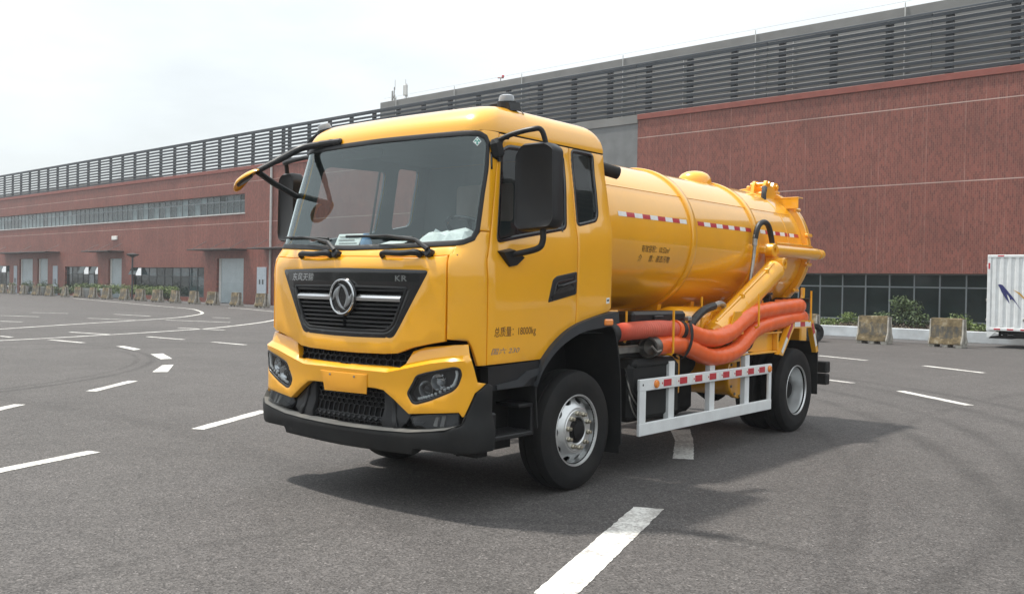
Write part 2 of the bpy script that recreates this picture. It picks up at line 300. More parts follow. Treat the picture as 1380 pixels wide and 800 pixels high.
# ------------------------------------------------------------------ helpers
class MB:
    """collects vertices and faces; build() links them as ONE mesh object"""
    def __init__(s): s.v = []; s.f = []
    def add(s, vs, fs):
        o = len(s.v); s.v += [tuple(p) for p in vs]; s.f += [tuple(i+o for i in f) for f in fs]; return s
    def box(s, c, d, b=.0, rot=None):
        h = [x/2 for x in d]; b = min(b, .45*min(d)); M = rot or Matrix.Identity(3); c = Vector(c); vs = []; fs = []
        if b <= 0:
            for x in (-1, 1):
                for y in (-1, 1):
                    for z in (-1, 1): vs.append(c + M @ Vector((x*h[0], y*h[1], z*h[2])))
            fs = [(0,1,3,2),(4,6,7,5),(0,4,5,1),(2,3,7,6),(0,2,6,4),(1,5,7,3)]
            return s.add(vs, fs)
        idx = {}
        for x in (-1, 1):
            for y in (-1, 1):
                for z in (-1, 1):
                    for a in range(3):
                        p = [x*(h[0]-b), y*(h[1]-b), z*(h[2]-b)]; sg = (x, y, z); p[a] = sg[a]*h[a]
                        idx[(x, y, z, a)] = len(vs); vs.append(c + M @ Vector(p))
        for a in range(3):
            o = [i for i in range(3) if i != a]
            for sg in (-1, 1):
                q = []
                for s1, s2 in ((-1,-1),(1,-1),(1,1),(-1,1)):
                    k = [0,0,0]; k[a] = sg; k[o[0]] = s1; k[o[1]] = s2; q.append(idx[(*k, a)])
                if (sg < 0) != (a == 1): q.reverse()
                fs.append(tuple(q))
            for s1 in (-1, 1):
                for s2 in (-1, 1):
                    k1 = [0,0,0]; k2 = [0,0,0]; k1[a] = -1; k2[a] = 1
                    for k in (k1, k2): k[o[0]] = s1; k[o[1]] = s2
                    fs.append((idx[(*k1, o[0])], idx[(*k2, o[0])], idx[(*k2, o[1])], idx[(*k1, o[1])]))
        for x in (-1, 1):
            for y in (-1, 1):
                for z in (-1, 1): fs.append(tuple(idx[(x, y, z, a)] for a in range(3)))
        return s.add(vs, fs)
    def span(s, p, q, b=0): return s.box([(p[i]+q[i])/2 for i in range(3)], [abs(q[i]-p[i]) for i in range(3)], b)
    def tube(s, path, r, n=12, caps=True, closed=False):
        P = [Vector(p) for p in path]; m = len(P); R = r if isinstance(r, (list, tuple)) else [r]*m
        T = []
        for i in range(m):
            a = P[i-1] if (i > 0 or closed) else P[i]; c = P[(i+1) % m] if (i < m-1 or closed) else P[i]
            T.append((c-a).normalized())
        up = Vector((0,0,1)) if abs(T[0].z) < .9 else Vector((1,0,0))
        nrm = (up - T[0]*up.dot(T[0])).normalized(); vs = []
        for i in range(m):
            nrm = (nrm - T[i]*nrm.dot(T[i])).normalized(); bi = T[i].cross(nrm)
            for k in range(n):
                a = 2*math.pi*k/n; vs.append(P[i] + (nrm*math.cos(a) + bi*math.sin(a))*R[i])
        fs = []
        for i in range(m if closed else m-1):
            for k in range(n):
                j = (i+1) % m; fs.append((i*n+k, i*n+(k+1) % n, j*n+(k+1) % n, j*n+k))
        if caps and not closed: fs.append(tuple(range(n-1, -1, -1))); fs.append(tuple((m-1)*n+k for k in range(n)))
        return s.add(vs, fs)
    def lathe(s, prof, M, n=32, a0=0, a1=2*math.pi, close=False):
        """prof: (radius, height) pairs turned about local Z, placed by matrix M"""
        full = abs(a1-a0-2*math.pi) < 1e-6; cols = n if full else n+1; vs = []; fs = []
        for r, h in prof:
            for k in range(cols):
                a = a0+(a1-a0)*k/n; vs.append(M @ Vector((r*math.cos(a), r*math.sin(a), h)))
        m = len(prof)
        for i in range(m if close else m-1):
            j = (i+1) % m
            for k in range(n):
                k2 = (k+1) % cols; fs.append((i*cols+k, i*cols+k2, j*cols+k2, j*cols+k))
        return s.add(vs, fs)
    def prism(s, poly, f0, f1):
        """poly: 2-D outline; f0, f1 map (a, b) to the two end faces"""
        n = len(poly); vs = [f0(*p) for p in poly] + [f1(*p) for p in poly]
        return s.add(vs, [tuple(range(n-1, -1, -1)), tuple(range(n, 2*n))] + [(i, (i+1) % n, n+(i+1) % n, n+i) for i in range(n)])
    def mesh(s, name, mat, ang=35, fix=True):
        me = bpy.data.meshes.new(name); me.from_pydata([tuple(v) for v in s.v], [], s.f)
        for m in (mat if isinstance(mat, (list, tuple)) else [mat]): me.materials.append(MT[m] if isinstance(m, str) else m)
        if fix:
            import bmesh
            b = bmesh.new(); b.from_mesh(me); bmesh.ops.recalc_face_normals(b, faces=b.faces); b.to_mesh(me); b.free()
        me.polygons.foreach_set('use_smooth', [True]*len(me.polygons)); me.set_sharp_from_angle(angle=math.radians(ang)); me.update()
        return me
    def build(s, name, mat, parent=None, ang=35, loc=None, fix=True):
        return link(name, s.mesh(name, mat, ang, fix), parent, loc)
def link(name, me, parent=None, loc=None):
    o = bpy.data.objects.new(name, me); COL.objects.link(o)
    if parent: o.parent = parent
    if loc: o.location = loc
    return o
def tag(o, label=None, cat=None, group=None, kind=None):
    for k, v in (('label', label), ('category', cat), ('group', group), ('kind', kind)):
        if v: o[k] = v
    return o
def empty(name, loc=(0,0,0), rz=0, label=None, cat=None, group=None, kind=None):
    o = bpy.data.objects.new(name, None); COL.objects.link(o); o.location = loc; o.rotation_euler = (0, 0, rz); o.empty_display_size = .2
    return tag(o, label, cat, group, kind)
def copy_tree(o, parent=None, deep=True):
    c = o.copy(); COL.objects.link(c)
    if parent: c.parent = parent
    for ch in list(o.children): copy_tree(ch, c)
    return c
def frame(o, z, x=None):
    """matrix whose local Z runs along z, origin at o"""
    z = Vector(z).normalized(); x = Vector(x) if x else (Vector((0,0,1)) if abs(z.z) < .9 else Vector((1,0,0)))
    x = (x - z*x.dot(z)).normalized(); y = z.cross(x)
    return Matrix(((x.x, y.x, z.x, o[0]), (x.y, y.y, z.y, o[1]), (x.z, y.z, z.z, o[2]), (0,0,0,1)))
def spline(pts, n=10):
    P = [Vector(p) for p in pts]; P = [2*P[0]-P[1]] + P + [2*P[-1]-P[-2]]; r = []
    for i in range(1, len(P)-2):
        for k in range(n):
            t = k/n; a, b, c, d = P[i-1:i+3]
            r.append(.5*((2*b) + (c-a)*t + (2*a-5*b+4*c-d)*t*t + (3*b-a-3*c+d)*t**3))
    return r + [P[-2]]
def inside(p, poly):
    x, y = p; r = False; j = len(poly)-1
    for i in range(len(poly)):
        (a, b), (c, d) = poly[i], poly[j]
        if (b > y) != (d > y) and x < (c-a)*(y-b)/(d-b)+a: r = not r
        j = i
    return r
def area2(poly): return sum(poly[i-1][0]*poly[i][1]-poly[i][0]*poly[i-1][1] for i in range(len(poly)))
def rounded(poly, r, n=5):
    """rounds the corners of a 2-D outline"""
    res = []; m = len(poly)
    for i in range(m):
        p = Vector(poly[i]); a = Vector(poly[i-1])-p; b = Vector(poly[(i+1) % m])-p
        k = min(r, a.length*.45, b.length*.45)
        if a.length < 1e-6 or b.length < 1e-6: continue
        q0 = p+a.normalized()*k; q1 = p+b.normalized()*k
        for j in range(n+1):
            t = j/n; res.append(tuple(q0*(1-t)**2 + p*2*t*(1-t) + q1*t*t))
    return res
def resample(poly, step):
    res = []
    for i in range(len(poly)):
        a = Vector(poly[i]); b = Vector(poly[(i+1) % len(poly)]); L = (b-a).length
        if L < 1e-5: continue
        k = max(1, int(round(L/step)))
        for j in range(k): res.append(tuple(a+(b-a)*j/k))
    return res
def offset_poly(poly, d):
    """moves an outline inwards by d (outline counter-clockwise)"""
    m = len(poly); res = []
    for i in range(m):
        a, p, b = Vector(poly[i-1]), Vector(poly[i]), Vector(poly[(i+1) % m])
        t1 = (p-a).normalized(); t2 = (b-p).normalized(); n1 = Vector((-t1.y, t1.x)); n2 = Vector((-t2.y, t2.x))
        q = (n1+n2); q = q.normalized() if q.length > 1e-6 else n1
        res.append(tuple(p+q*d/max(.5, q.dot(n1))))
    return res
def panel(F, poly, holes=(), off=0.0, th=.03, res=.07, edge=.004, step=None, lines=()):
    """a sheet cut to an outline (with holes) in the two surface coordinates of F, mapped on to F, edges rolled in, thickness inward"""
    def ccw(p): return list(p) if area2(p) > 0 else list(reversed(p))
    step = step or res*.7
    fixed = []
    loops = [resample(ccw(poly), step)] + [list(reversed(resample(ccw(h), step))) for h in holes]
    pts = []; edges = []; drop = []; bloops = []
    for lp in loops:
        o = len(pts); n = len(lp); pts += lp; drop += [edge*1.0]*n; edges += [(o+i, o+(i+1) % n) for i in range(n)]; bloops.append(list(range(o, o+n)))
    ok = lambda p: inside(p, loops[0]) and not any(inside(p, h) for h in loops[1:])
    if edge > 0:
        for lp in loops:
            for d, dr in ((edge*.35, edge*.35), (edge*1.3, 0.0)):
                for p in offset_poly(lp, d):
                    if ok(p): pts.append(p); drop.append(dr)
    for ln in lines:
        prev = None
        for a, b in zip(ln, ln[1:]):
            k = max(1, int(math.dist(a, b)/step))
            for j in range(k):
                p = (a[0]+(b[0]-a[0])*j/k, a[1]+(b[1]-a[1])*j/k)
                if ok(p):
                    pts.append(p); drop.append(0.0); fixed.append(p)
                    if prev is not None: edges.append((prev, len(pts)-1))
                    prev = len(pts)-1
                else: prev = None
    xs = [p[0] for p in loops[0]]; ys = [p[1] for p in loops[0]]; base = pts[:sum(len(l) for l in loops)]
    cell = {}
    for p in base+fixed: cell.setdefault((int(p[0]//res), int(p[1]//res)), []).append(p)
    x = min(xs)+res*.5
    while x < max(xs):
        y = min(ys)+res*.5
        while y < max(ys):
            if ok((x, y)):
                i, j = int(x//res), int(y//res); near = False
                for a in (-1,0,1):
                    for b in (-1,0,1):
                        for q in cell.get((i+a, j+b), ()):
                            if (q[0]-x)**2+(q[1]-y)**2 < (res*.45)**2: near = True
                if not near: pts.append((x, y)); drop.append(0.0)
            y += res
        x += res
    ov, oe, of, vmap, _, _ = delaunay_2d_cdt([Vector(p) for p in pts], edges, [], 0, 1e-6)
    D = [0.0]*len(ov)
    for i, src in enumerate(vmap):
        if src: D[i] = drop[src[0]]
    mb = MB(); top = [F(v.x, v.y, off-D[i]) for i, v in enumerate(ov)]; mb.v = [tuple(p) for p in top]
    tri = []
    for f in of:
        cx = sum(ov[i].x for i in f)/len(f); cy = sum(ov[i].y for i in f)/len(f)
        if ok((cx, cy)): tri.append(tuple(f))
    mb.f = list(tri)
    cnt = {}
    for f in tri:
        for a, b in zip(f, f[1:]+f[:1]):
            k = (min(a, b), max(a, b)); cnt[k] = (cnt.get(k, (0,))[0]+1, a, b)
    low = {}
    def lo(i):
        if i not in low: low[i] = len(mb.v); mb.v.append(tuple(F(ov[i].x, ov[i].y, off-edge-th)))
        return low[i]
    for k, (c, a, b) in cnt.items():
        if c == 1: mb.f.append((b, a, lo(a), lo(b)))
    return mb
_fontcache = {}
def text_shape(s, width=None, height=None, shear=0.0, bold=0.0):
    """flat lettering as (vertices, faces), lower left corner at 0,0, scaled to width x height"""
    cu = bpy.data.curves.new('lettering', 'FONT'); cu.body = s; cu.size = 1; cu.shear = shear; cu.offset = bold; cu.resolution_u = 3
    ob = bpy.data.objects.new('lettering', cu); me = bpy.data.meshes.new_from_object(ob)
    vs = [v.co.copy() for v in me.vertices]; fs = [tuple(p.vertices) for p in me.polygons]
    bpy.data.objects.remove(ob); bpy.data.curves.remove(cu); bpy.data.meshes.remove(me)
    x0 = min(v.x for v in vs); x1 = max(v.x for v in vs); y0 = min(v.y for v in vs); y1 = max(v.y for v in vs)
    kx = width/(x1-x0) if width else height/(y1-y0); ky = height/(y1-y0) if height else kx
    return [((v.x-x0)*kx, (v.y-y0)*ky) for v in vs], fs
def lettering(name, s, F, mat, parent, width, height, **kw):
    vs, fs = text_shape(s, width, height, **kw); mb = MB().add([F(*v) for v in vs], fs)
    return mb.build(name, mat, parent, fix=False)

# ------------------------------------------------------------------ ground, painted lines
AZ = math.radians(86.63); P0 = Vector((-5, 32.5, 0)); EX = Vector((-math.sin(AZ), math.cos(AZ), 0)); NY = Vector((-math.cos(AZ), -math.sin(AZ), 0))
def fac(s, y, z=0): return P0 + EX*s + NY*y + Vector((0, 0, z))     # facade frame: s leftwards along the wall, y out of it
ground = MB().add([(-700, -600, 0), (600, -600, 0), (600, 600, 0), (-700, 600, 0)], [(0,1,2,3)]).build('ground', 'asphalt', fix=False)
tag(ground, kind='structure')
def paint_poly(pts):
    if abs(pts[0][0]) < 14:                                           # ragged edges where the stripe is close enough to see them
        pts = [(x+random.uniform(-.005,.005), y+random.uniform(-.005,.005)) for x, y in resample([tuple(p)[:2] for p in pts], .05)]
    MB().add([(x, y, .004) for x, y in pts], [tuple(range(len(pts)))]).build('lane_marking', 'paint', ground)
def dash(a, b, wd=.15):
    a, b = Vector(a), Vector(b); t = (b-a).normalized(); n = Vector((-t.y, t.x))*wd/2
    paint_poly([a-n, b-n, b+n, a+n])
def line(pts, wd=.15):
    P = [p.xy for p in spline([(*p, 0) for p in pts], 6)]; vs = []
    for i, p in enumerate(P):
        t = (P[min(i+1, len(P)-1)]-P[max(i-1, 0)]).normalized(); n = Vector((-t.y, t.x))*wd/2
        vs += [(*(p-n), .004), (*(p+n), .004)]
    MB().add(vs, [(2*i, 2*i+2, 2*i+3, 2*i+1) for i in range(len(P)-1)]).build('lane_marking', 'paint', ground)
dash((-2.55, -4.60), (-3.41, -1.93), .17); dash((-3.98, -.40), (-4.78, 1.14), .17); dash((-8.40, .56), (-9.38, 1.79), .17)
dash((-6.4, -2.35), (-7.53, -.88), .17)
paint_poly([(-14.58, 5.10), (-13.12, 4.50), (-13.13, 4.78), (-14.58, 5.42)]); paint_poly([(-10.61, 2.85), (-10.47, 3.09), (-11.78, 4.0), (-11.81, 3.76)])
paint_poly([(-17.48, 5.80), (-15.95, 5.44), (-16.15, 5.74), (-17.48, 6.0)])
for a, b in (((-20.93,5.69),(-19.15,5.79)),((-24.32,7.91),(-22.37,8.26)),((-20.82,8.59),(-19.01,8.69)),((-17.64,8.73),(-16.07,8.74)),((-25.1,12.21),(-22.97,12.72)),
             ((-31.38,15.44),(-28.16,16.46)),((-34.27,13.48),(-31.88,14.36)),((-38.28,16.81),(-35.36,17.03)),((-41.68,14.42),(-39.91,15.34)),((-38.49,11.62),(-36.54,12.45)),
             ((-32.86,9.3),(-31.9,9.72)),((-23.25,5.34),(-22.53,5.35)),((-32.96,18.78),(-31.9,18.99)),((-3.95,18.44),(-2.41,17.76)),((-1.23,11.78),(-.55,11.5))):
    dash(a, b, .16)
line([(-22.5,-.5),(-27.09,6.92),(-29.34,10.5),(-30.95,13.32),(-33.19,16.88),(-35.49,19.34),(-38.07,21.51),(-42.08,23.79),(-45.44,25.24),(-52.91,26.96),(-73.65,32.0)], .16)
line([(-20.5,-1.5),(-21.23,4.51),(-22.19,7.77),(-23.4,10.98),(-24.84,13.88),(-28.68,18.85),(-33.5,23.2)], .16)
line([(-46.5,28.75),(-44.16,28.38),(-39.72,26.99),(-34,25.6)], .16)
dash((.56, 10.72), (2.03, 9.37), .17); dash((-.88, 17.2), (.67, 16.2), .17)
paint_poly([(1.01,1.91),(1.19,2.03),(.61,3.09),(.13,3.88),(.02,3.60),(.45,2.95)]); paint_poly([(1.86,-.19),(2.58,-2.42),(2.80,-2.33),(2.08,-.10)])
tag(MB().add([tuple(fac(s, y, .008)) for s, y in ((-40, 2.75), (-40, 4.9), (16, 4.9), (16, 2.75))], [(0,1,2,3)]).build('pavement', 'pave'), kind='structure')
tag(MB().add([tuple(fac(s, y, .008)) for s, y in ((18, -1), (18, 3.4), (130, 3.4), (130, -1))], [(0,1,2,3)]).build('pavement', 'pave'), kind='structure')

# ------------------------------------------------------------------ the factory building
fb = empty('factory_building', P0, AZ+math.pi/2, 'long red tiled factory building with slate louvre screen along its roof edge', 'building')
SL, SR = 132.0, -42.0
def wall(name, x0, x1, z0, z1, holes, mat, y=0.0, depth=.35, parent=fb):
    """wall slab facing +y with rectangular openings and reveals"""
    mb = MB(); X = sorted({x0, x1, *[h[0] for h in holes], *[h[1] for h in holes]}); Z = sorted({z0, z1, *[h[2] for h in holes], *[h[3] for h in holes]})
    for a, b in zip(X, X[1:]):
        for c, d in zip(Z, Z[1:]):
            mx, mz = (a+b)/2, (c+d)/2
            if any(h[0] < mx < h[1] and h[2] < mz < h[3] for h in holes): continue
            mb.add([(a,y,c),(b,y,c),(b,y,d),(a,y,d)], [(0,1,2,3)])
    for h in holes:
        a, b, c, d = h[:4]; q = y-depth
        mb.add([(a,y,c),(a,y,d),(a,q,d),(a,q,c)], [(0,1,2,3)]); mb.add([(b,y,c),(b,y,d),(b,q,d),(b,q,c)], [(0,1,2,3)])
        mb.add([(a,y,d),(b,y,d),(b,q,d),(a,q,d)], [(0,1,2,3)]); mb.add([(a,y,c),(b,y,c),(b,q,c),(a,q,c)], [(0,1,2,3)])
    mb.add([(x0,y,z0),(x0,y,z1),(x0,y-depth,z1),(x0,y-depth,z0)], [(0,1,2,3)]); mb.add([(x1,y,z0),(x1,y,z1),(x1,y-depth,z1),(x1,y-depth,z0)], [(0,1,2,3)])
    mb.add([(x0,y,z0),(x1,y,z0),(x1,y-depth,z0),(x0,y-depth,z0)], [(0,1,2,3)])
    return mb.build(name, mat, parent, fix=False)
RIB = (49.46, SL-1, 6.78, 8.22)
LOW = [(55.2, 67.4, .35, 2.72), (74.14, 81.4, .35, 2.80), (95.7, 108.0, .35, 2.88)]
DOORS = [(49.5, 53.3, 0, 3.42), (69.38, 72.0, 0, 3.52), (85.57, 88.2, 0, 3.60), (89.4, 93.0, 0, 3.60)]
wall('wall', 20.5, SL, 0, 9.96, [RIB]+LOW+DOORS, 'tile')
wall('wall', SR, 14.1, 2.5, 9.96, [], 'tile', depth=.45)
wall('wall_panel', 14.1, 20.5, 0, 9.96, [], 'conc_panel', y=-.012)
for x0, x1 in ((20.5, SL), (SR, 14.1)): MB().span((x0, -.32, 9.96), (x1, .07, 10.22), .01).build('parapet_cap', 'tile_cap', fb)
MB().span((14.1, -.32, 9.80), (20.5, .04, 10.20), .01).build('parapet_cap', 'conc_grey', fb)
for z in (9.07, 6.05, 3.9):
    for x0, x1 in ((20.5, SL), (SR, 14.1)):
        if z < 5 and x0 < 15: continue
        MB().span((x0, -.01, z-.018), (x1, .004, z+.018)).build('wall_joint', 'joint' if z > 5 else 'tile_cap', fb)
MB().add([(SR,-.3,9.9),(SL,-.3,9.9),(SL,-40,9.9),(SR,-40,9.9)], [(0,1,2,3)]).build('roof', 'conc_grey', fb, fix=False)
MB().span((SR, -34, 9.9), (34.83, -.75, 13.34), .02).build('roof_block', 'conc_grey', fb)
MB().span((76.5, -16, 9.9), (SL, -6, 11.9), .02).build('roof_block', 'conc_grey', fb)
MB().span((63, -24, 9.9), (76.5, -12, 11.6), .02).build('roof_block', 'conc_grey', fb)
for x in (1.51, 8.2, 15.59, 22.5, 27.9, 33.2):
    MB().tube([(x, -.70, 9.9), (x, -.70, 13.5)], .024, 6).build('lightning_rod', 'jamb', fb)
for x in (-6, 6.36, 12): MB().tube([(x, -.70, 9.9), (x, -.70, 12.9)], .018, 6).build('lightning_rod', 'jamb', fb)
MB().tube([(SR, -.9, 13.62), (34.6, -.9, 13.60)], .006, 5).build('lightning_wire', 'steel', fb)
# louvre screen: ten slats per bay pair, posts every 2.345 m
BAY = 2.345; posts = [46.49+BAY*i for i in range(-38, 37)] + [44.91]
pme = MB().box((0, -.24, 11.47), (.30, .14, 2.5), .01).mesh('screen_post', 'slat_post')
for x in posts:
    if SR < x < SL: link('screen_post', pme, fb, (x, 0, 0))
slat_len = BAY*3; n_bay = int((SL-SR)//slat_len)+1
sme = MB().box((0, 0, 0), (slat_len-.012, .07, .150), .012, rot=Matrix.Rotation(math.radians(-12), 3, 'X')).mesh('louvre_slat', 'slat')
cnt_ = 0; extra = MB()
for k in range(n_bay):
    x = SR + slat_len*(k+.5)
    for j in range(10):
        z = 10.35+.251*j
        if cnt_ < 300 and x < 125: sl_ = link('louvre_slat', sme, fb, (x, -.09+random.uniform(-.008,.008), z+random.uniform(-.006,.006))); sl_.rotation_euler = (math.radians(random.gauss(0, 2.2)), math.radians(random.gauss(0, .04)), 0); cnt_ += 1
MB().span((SR, -.15, 12.68), (SL, -.04, 12.76), .01).build('screen_rail', 'slat', fb)
# ribbon window of the left wing: frame, then every pane
def glazing(name, x0, x1, z0, z1, xs, zs, yy, pane_for, fw=.05, frame_mat='frame', open_at=()):
    root = MB()
    for x in [x0+fw/2]+list(xs)+[x1-fw/2]: root.span((x-fw/2, yy-.05, z0), (x+fw/2, yy+.03, z1))
    for z in [z0+fw/2]+list(zs)+[z1-fw/2]: root.span((x0, yy-.045, z-fw/2), (x1, yy+.025, z+fw/2))
    win = root.build(name, frame_mat, fb)
    X = [x0]+list(xs)+[x1]; Z = [z0]+list(zs)+[z1]; me = {}
    for i in range(len(X)-1):
        for j in range(len(Z)-1):
            a, b, c, d = X[i]+fw/2, X[i+1]-fw/2, Z[j]+fw/2, Z[j+1]-fw/2; m = pane_for(i, j)
            key = (round(b-a, 3), round(d-c, 3), m)
            if key not in me: me[key] = MB().box((0,0,0), (b-a+.01, .012, d-c+.01)).mesh('window_pane', m)
            p = link('window_pane', me[key], win, ((a+b)/2, yy-.01, (c+d)/2))
            if (i, j) in open_at: p.rotation_euler = (math.radians(26), 0, 0); p.location = ((a+b)/2, yy+.42, (c+d)/2+.03)
            else: p.rotation_euler = (math.radians(random.uniform(-.5, .5)), 0, math.radians(random.uniform(-.5, .5)))
    return win
rx = [RIB[0]+.97*i for i in range(1, int((RIB[1]-RIB[0])/.97)) if RIB[0]+.97*i < 112]
def rib_pane(i, j):
    s = RIB[0]+.97*i; h = random.random()
    if 68 < s < 79: return 'pane_blue'
    if s < 53: return 'pane_blue' if h < .8 else 'pane_dark'
    return ('pane_pale' if h < (.75 if j else .55) else 'pane_blue') if s > 79 else ('pane_blue' if h < .62 else 'pane_pale')
glazing('window', *RIB[:2], RIB[2], RIB[3], rx, [7.74], -.22, rib_pane, .07)
MB().span((RIB[0]-.1, -.05, RIB[2]-.07), (RIB[1], .06, RIB[2]), .01).build('window_sill', 'jamb', fb)
for h, nx, op in ((LOW[0], 9, {(8, 1), (6, 1)}), (LOW[1], 6, {(0, 1), (2, 1)}), (LOW[2], 8, {(2, 1)})):
    xs = [h[0]+(h[1]-h[0])*k/nx for k in range(1, nx)]
    op = {(nx-1, 1)} if h is LOW[0] else ({(0, 1), (2, 1)} if h is LOW[1] else {(1, 1)})
    glazing('window', h[0], h[1], h[2], h[3], xs, [h[3]-.72], -.22, lambda i, j: 'pane_dark' if random.random() < .7 else 'pane_blue', .05, 'slat_post', op)
for i, d in enumerate(DOORS):
    mb = MB(); z = d[2]+.02
    while z < d[3]: mb.span((d[0], -.24, z), (d[1]-.35, -.20, min(z+.085, d[3])), .012); z += .09
    dr = mb.build('roller_door', 'shutter', fb)
    MB().span((d[1]-.34, -.3, 0), (d[1]-.02, -.17, d[3]-.02), .01).build('door_jamb', 'jamb', dr)
    MB().span((d[0], -.3, 0), (d[0]-.0+.07, -.17, d[3]-.02), .01).build('door_jamb', 'frame', dr)
for a, b, z in ((49.1, 55.3, 4.0), (40.5, 46.8, 4.0), (69.0, 74.5, 4.08), (82.6, 97.2, 4.15)):
    c = MB().span((a, -.02, z), (b, 1.45, z+.10), .02).build('canopy', 'canopy', fb)
    for x in (a+.4, (a+b)/2, b-.4): MB().tube([(x, .0, z+.75), (x, 1.2, z+.1)], .02, 5).build('tie_rod', 'canopy', c)
for a, b, z0, z1 in ((46.42, 47.64, .75, 2.74), (93.5, 94.4, 0, 2.88), (83.1, 84.2, 0, 2.87)):
    d = MB().span((a, -.02, z0), (b, .05, z1), .01).build('metal_door', 'board', fb)
    for x in (a+.35*(b-a), a+.68*(b-a)): MB().span((x-.09, .04, z0+.75*(z1-z0)*.5), (x+.09, .056, z0+.55*(z1-z0))).build('door_vent', 'slat_post', d)
MB().span((70.2, -.02, 5.18), (71.2, .12, 5.52), .02).build('wall_plate', 'white_tape', fb)
for x in (45.85, 20.6): MB().tube([(x, .10, .0), (x, .10, 9.9)], .085, 8).build('downpipe', 'jamb', fb)
# dark strip windows below the right-hand wall
cx = [5.70-.985*i for i in range(1, 44) if 5.70-.985*i > SR+.5]; cx = [5.70+.985*i for i in range(8, 0, -1)] + [5.70] + cx; cx.sort()
cx = [x+.015 for x in cx if x < 13.6]
glazing('window', SR, 14.1, .05, 2.5, cx, [.62, 1.96], -.42, lambda i, j: 'pane_dark', .055)
MB().span((SR, -8, 0), (14.1, -.55, .04)).build('floor', 'room', fb); MB().add([(SR,-3.4,0),(14.1,-3.4,0),(14.1,-3.4,2.6),(SR,-3.4,2.6)], [(0,1,2,3)]).build('room_wall', 'room', fb, fix=False)
# things standing on the roof
def antenna(s, h, label, panel_):
    r = empty('antenna', fac(s, -1.3, 13.34), AZ+math.pi/2, label, 'antenna', 'antennas on the grey roof block')
    MB().tube([(0,0,0), (0,0,h)], .035, 6).build('mast', 'steel', r)
    MB().tube([(-.22,0,0), (0,0,.55)], .02, 5).build('brace', 'steel', r); MB().tube([(.22,0,0), (0,0,.55)], .02, 5).build('brace', 'steel', r)
    if panel_: MB().box((0, .10, h-.42), (.34, .14, .66), .02).build('panel_box', 'jamb', r); MB().tube([(.1,0,h-.05),(.1,0,h+.3)],.015,5).build('whip', 'steel', r)
    else:
        MB().box((.09, .08, h-.55), (.10, .10, .62), .02).build('panel_box', 'steel', r); MB().box((-.12, .08, h-.75), (.09, .10, .5), .02).build('panel_box', 'steel', r)
        MB().tube([(-.07,0,h-.2),(-.07,0,h+.45)],.015,5).build('whip', 'steel', r)
antenna(34.1, 1.0, 'slim grey mast antenna at the very corner of the grey roof block', False)
antenna(32.9, 1.05, 'mast with pale box antenna just inside the corner of the grey roof block', True)
ob_ = empty('obstruction_light', fac(24.4, -1.0, 13.34), AZ+math.pi/2, 'small red lamp bracket on the edge of the grey roof block', 'lamp')
MB().tube([(0,0,0),(0,0,.22)], .03, 6).build('post', 'steel', ob_); MB().tube([(-.22,0,.2),(.22,0,.26)], .03, 6).build('arm', 'tile_cap', ob_); MB().box((-.18,0,.30),(.14,.12,.14),.03).build('lamp', 'red_tape', ob_)

# ------------------------------------------------------------------ planting
def leafy(name, blobs, n, mat, size, parent=None, up=.35):
    """crown of many small leaf faces spread through several uneven clumps"""
    mb = MB()
    for i in range(n):
        c, r = random.choice(blobs)
        while True:
            d = Vector((random.uniform(-1,1), random.uniform(-1,1), random.uniform(-1,1)))
            if .12 < d.length < 1: break
        d = d * (random.uniform(.72, 1.08) if random.random() < .75 else 1.0)
        p = Vector(c) + Vector((d.x*r[0], d.y*r[1], d.z*r[2]))
        if p.z < .02: continue
        nrm = (d.normalized()*.5 + Vector((random.gauss(0,.6), random.gauss(0,.6), random.gauss(up,.6)))).normalized()
        t = nrm.orthogonal().normalized(); t = Matrix.Rotation(random.uniform(0, 6.28), 3, nrm) @ t; b = nrm.cross(t)
        L = size*random.uniform(.6, 1.3); W = L*.42
        mb.add([p-t*L*.5, p+b*W*.5+nrm*L*.06, p+t*L*.5, p-b*W*.5+nrm*L*.06], [(0,1,2,3)])
    return mb.build(name, mat, parent, fix=False, ang=180)
def shrub(s, y, blobs, n, mat, size, label, z=.40, group=None):
    r = empty('shrub', fac(s, y, z), AZ+math.pi/2, label, 'shrub', group)
    leafy('foliage', blobs, n, mat, size, r)
    for k in range(3): MB().tube([(random.uniform(-.1,.1), random.uniform(-.1,.1), -.15), (blobs[k % len(blobs)][0][0]*.6, blobs[k % len(blobs)][0][1]*.6, blobs[k % len(blobs)][0][2])], [.03, .012], 5).build('stem', 'bark', r)
    return r
pl = tag(MB().span((-40, 2.48, 0), (14.0, 2.72, .41), .02).build('planter_wall', 'planter'), 'low pale planter wall running below the dark strip windows', 'planter wall')
pl.location = P0; pl.rotation_euler = (0, 0, AZ+math.pi/2)
so = tag(MB().span((-40, -.5, 0), (14.0, 2.48, .34)).build('planting_bed', 'soil'), kind='structure'); so.location = P0; so.rotation_euler = (0, 0, AZ+math.pi/2)
gc = leafy('ground_cover', [((x*.5, random.uniform(.6, 2.3), .40), (.5, .45, .16)) for x in range(-50, 28)], 15000, 'leaf_brown', .10); tag(gc, 'dry brown ground cover filling the planter bed', 'ground cover', kind='stuff')
gc.location = P0; gc.rotation_euler = (0, 0, AZ+math.pi/2)
gw = leafy('weeds', [((x, random.uniform(1.5, 2.2), .50), (.45, .3, .22)) for x in (3.4, 3.0, 3.9, -2.2, -2.7, -3.1, -3.7, 4.6, 5.2, -4.5)], 1700, 'leaf_light', .11); tag(gw, 'pale green weeds growing in the planter bed', 'weeds', kind='stuff')
gw.location = P0; gw.rotation_euler = (0, 0, AZ+math.pi/2)
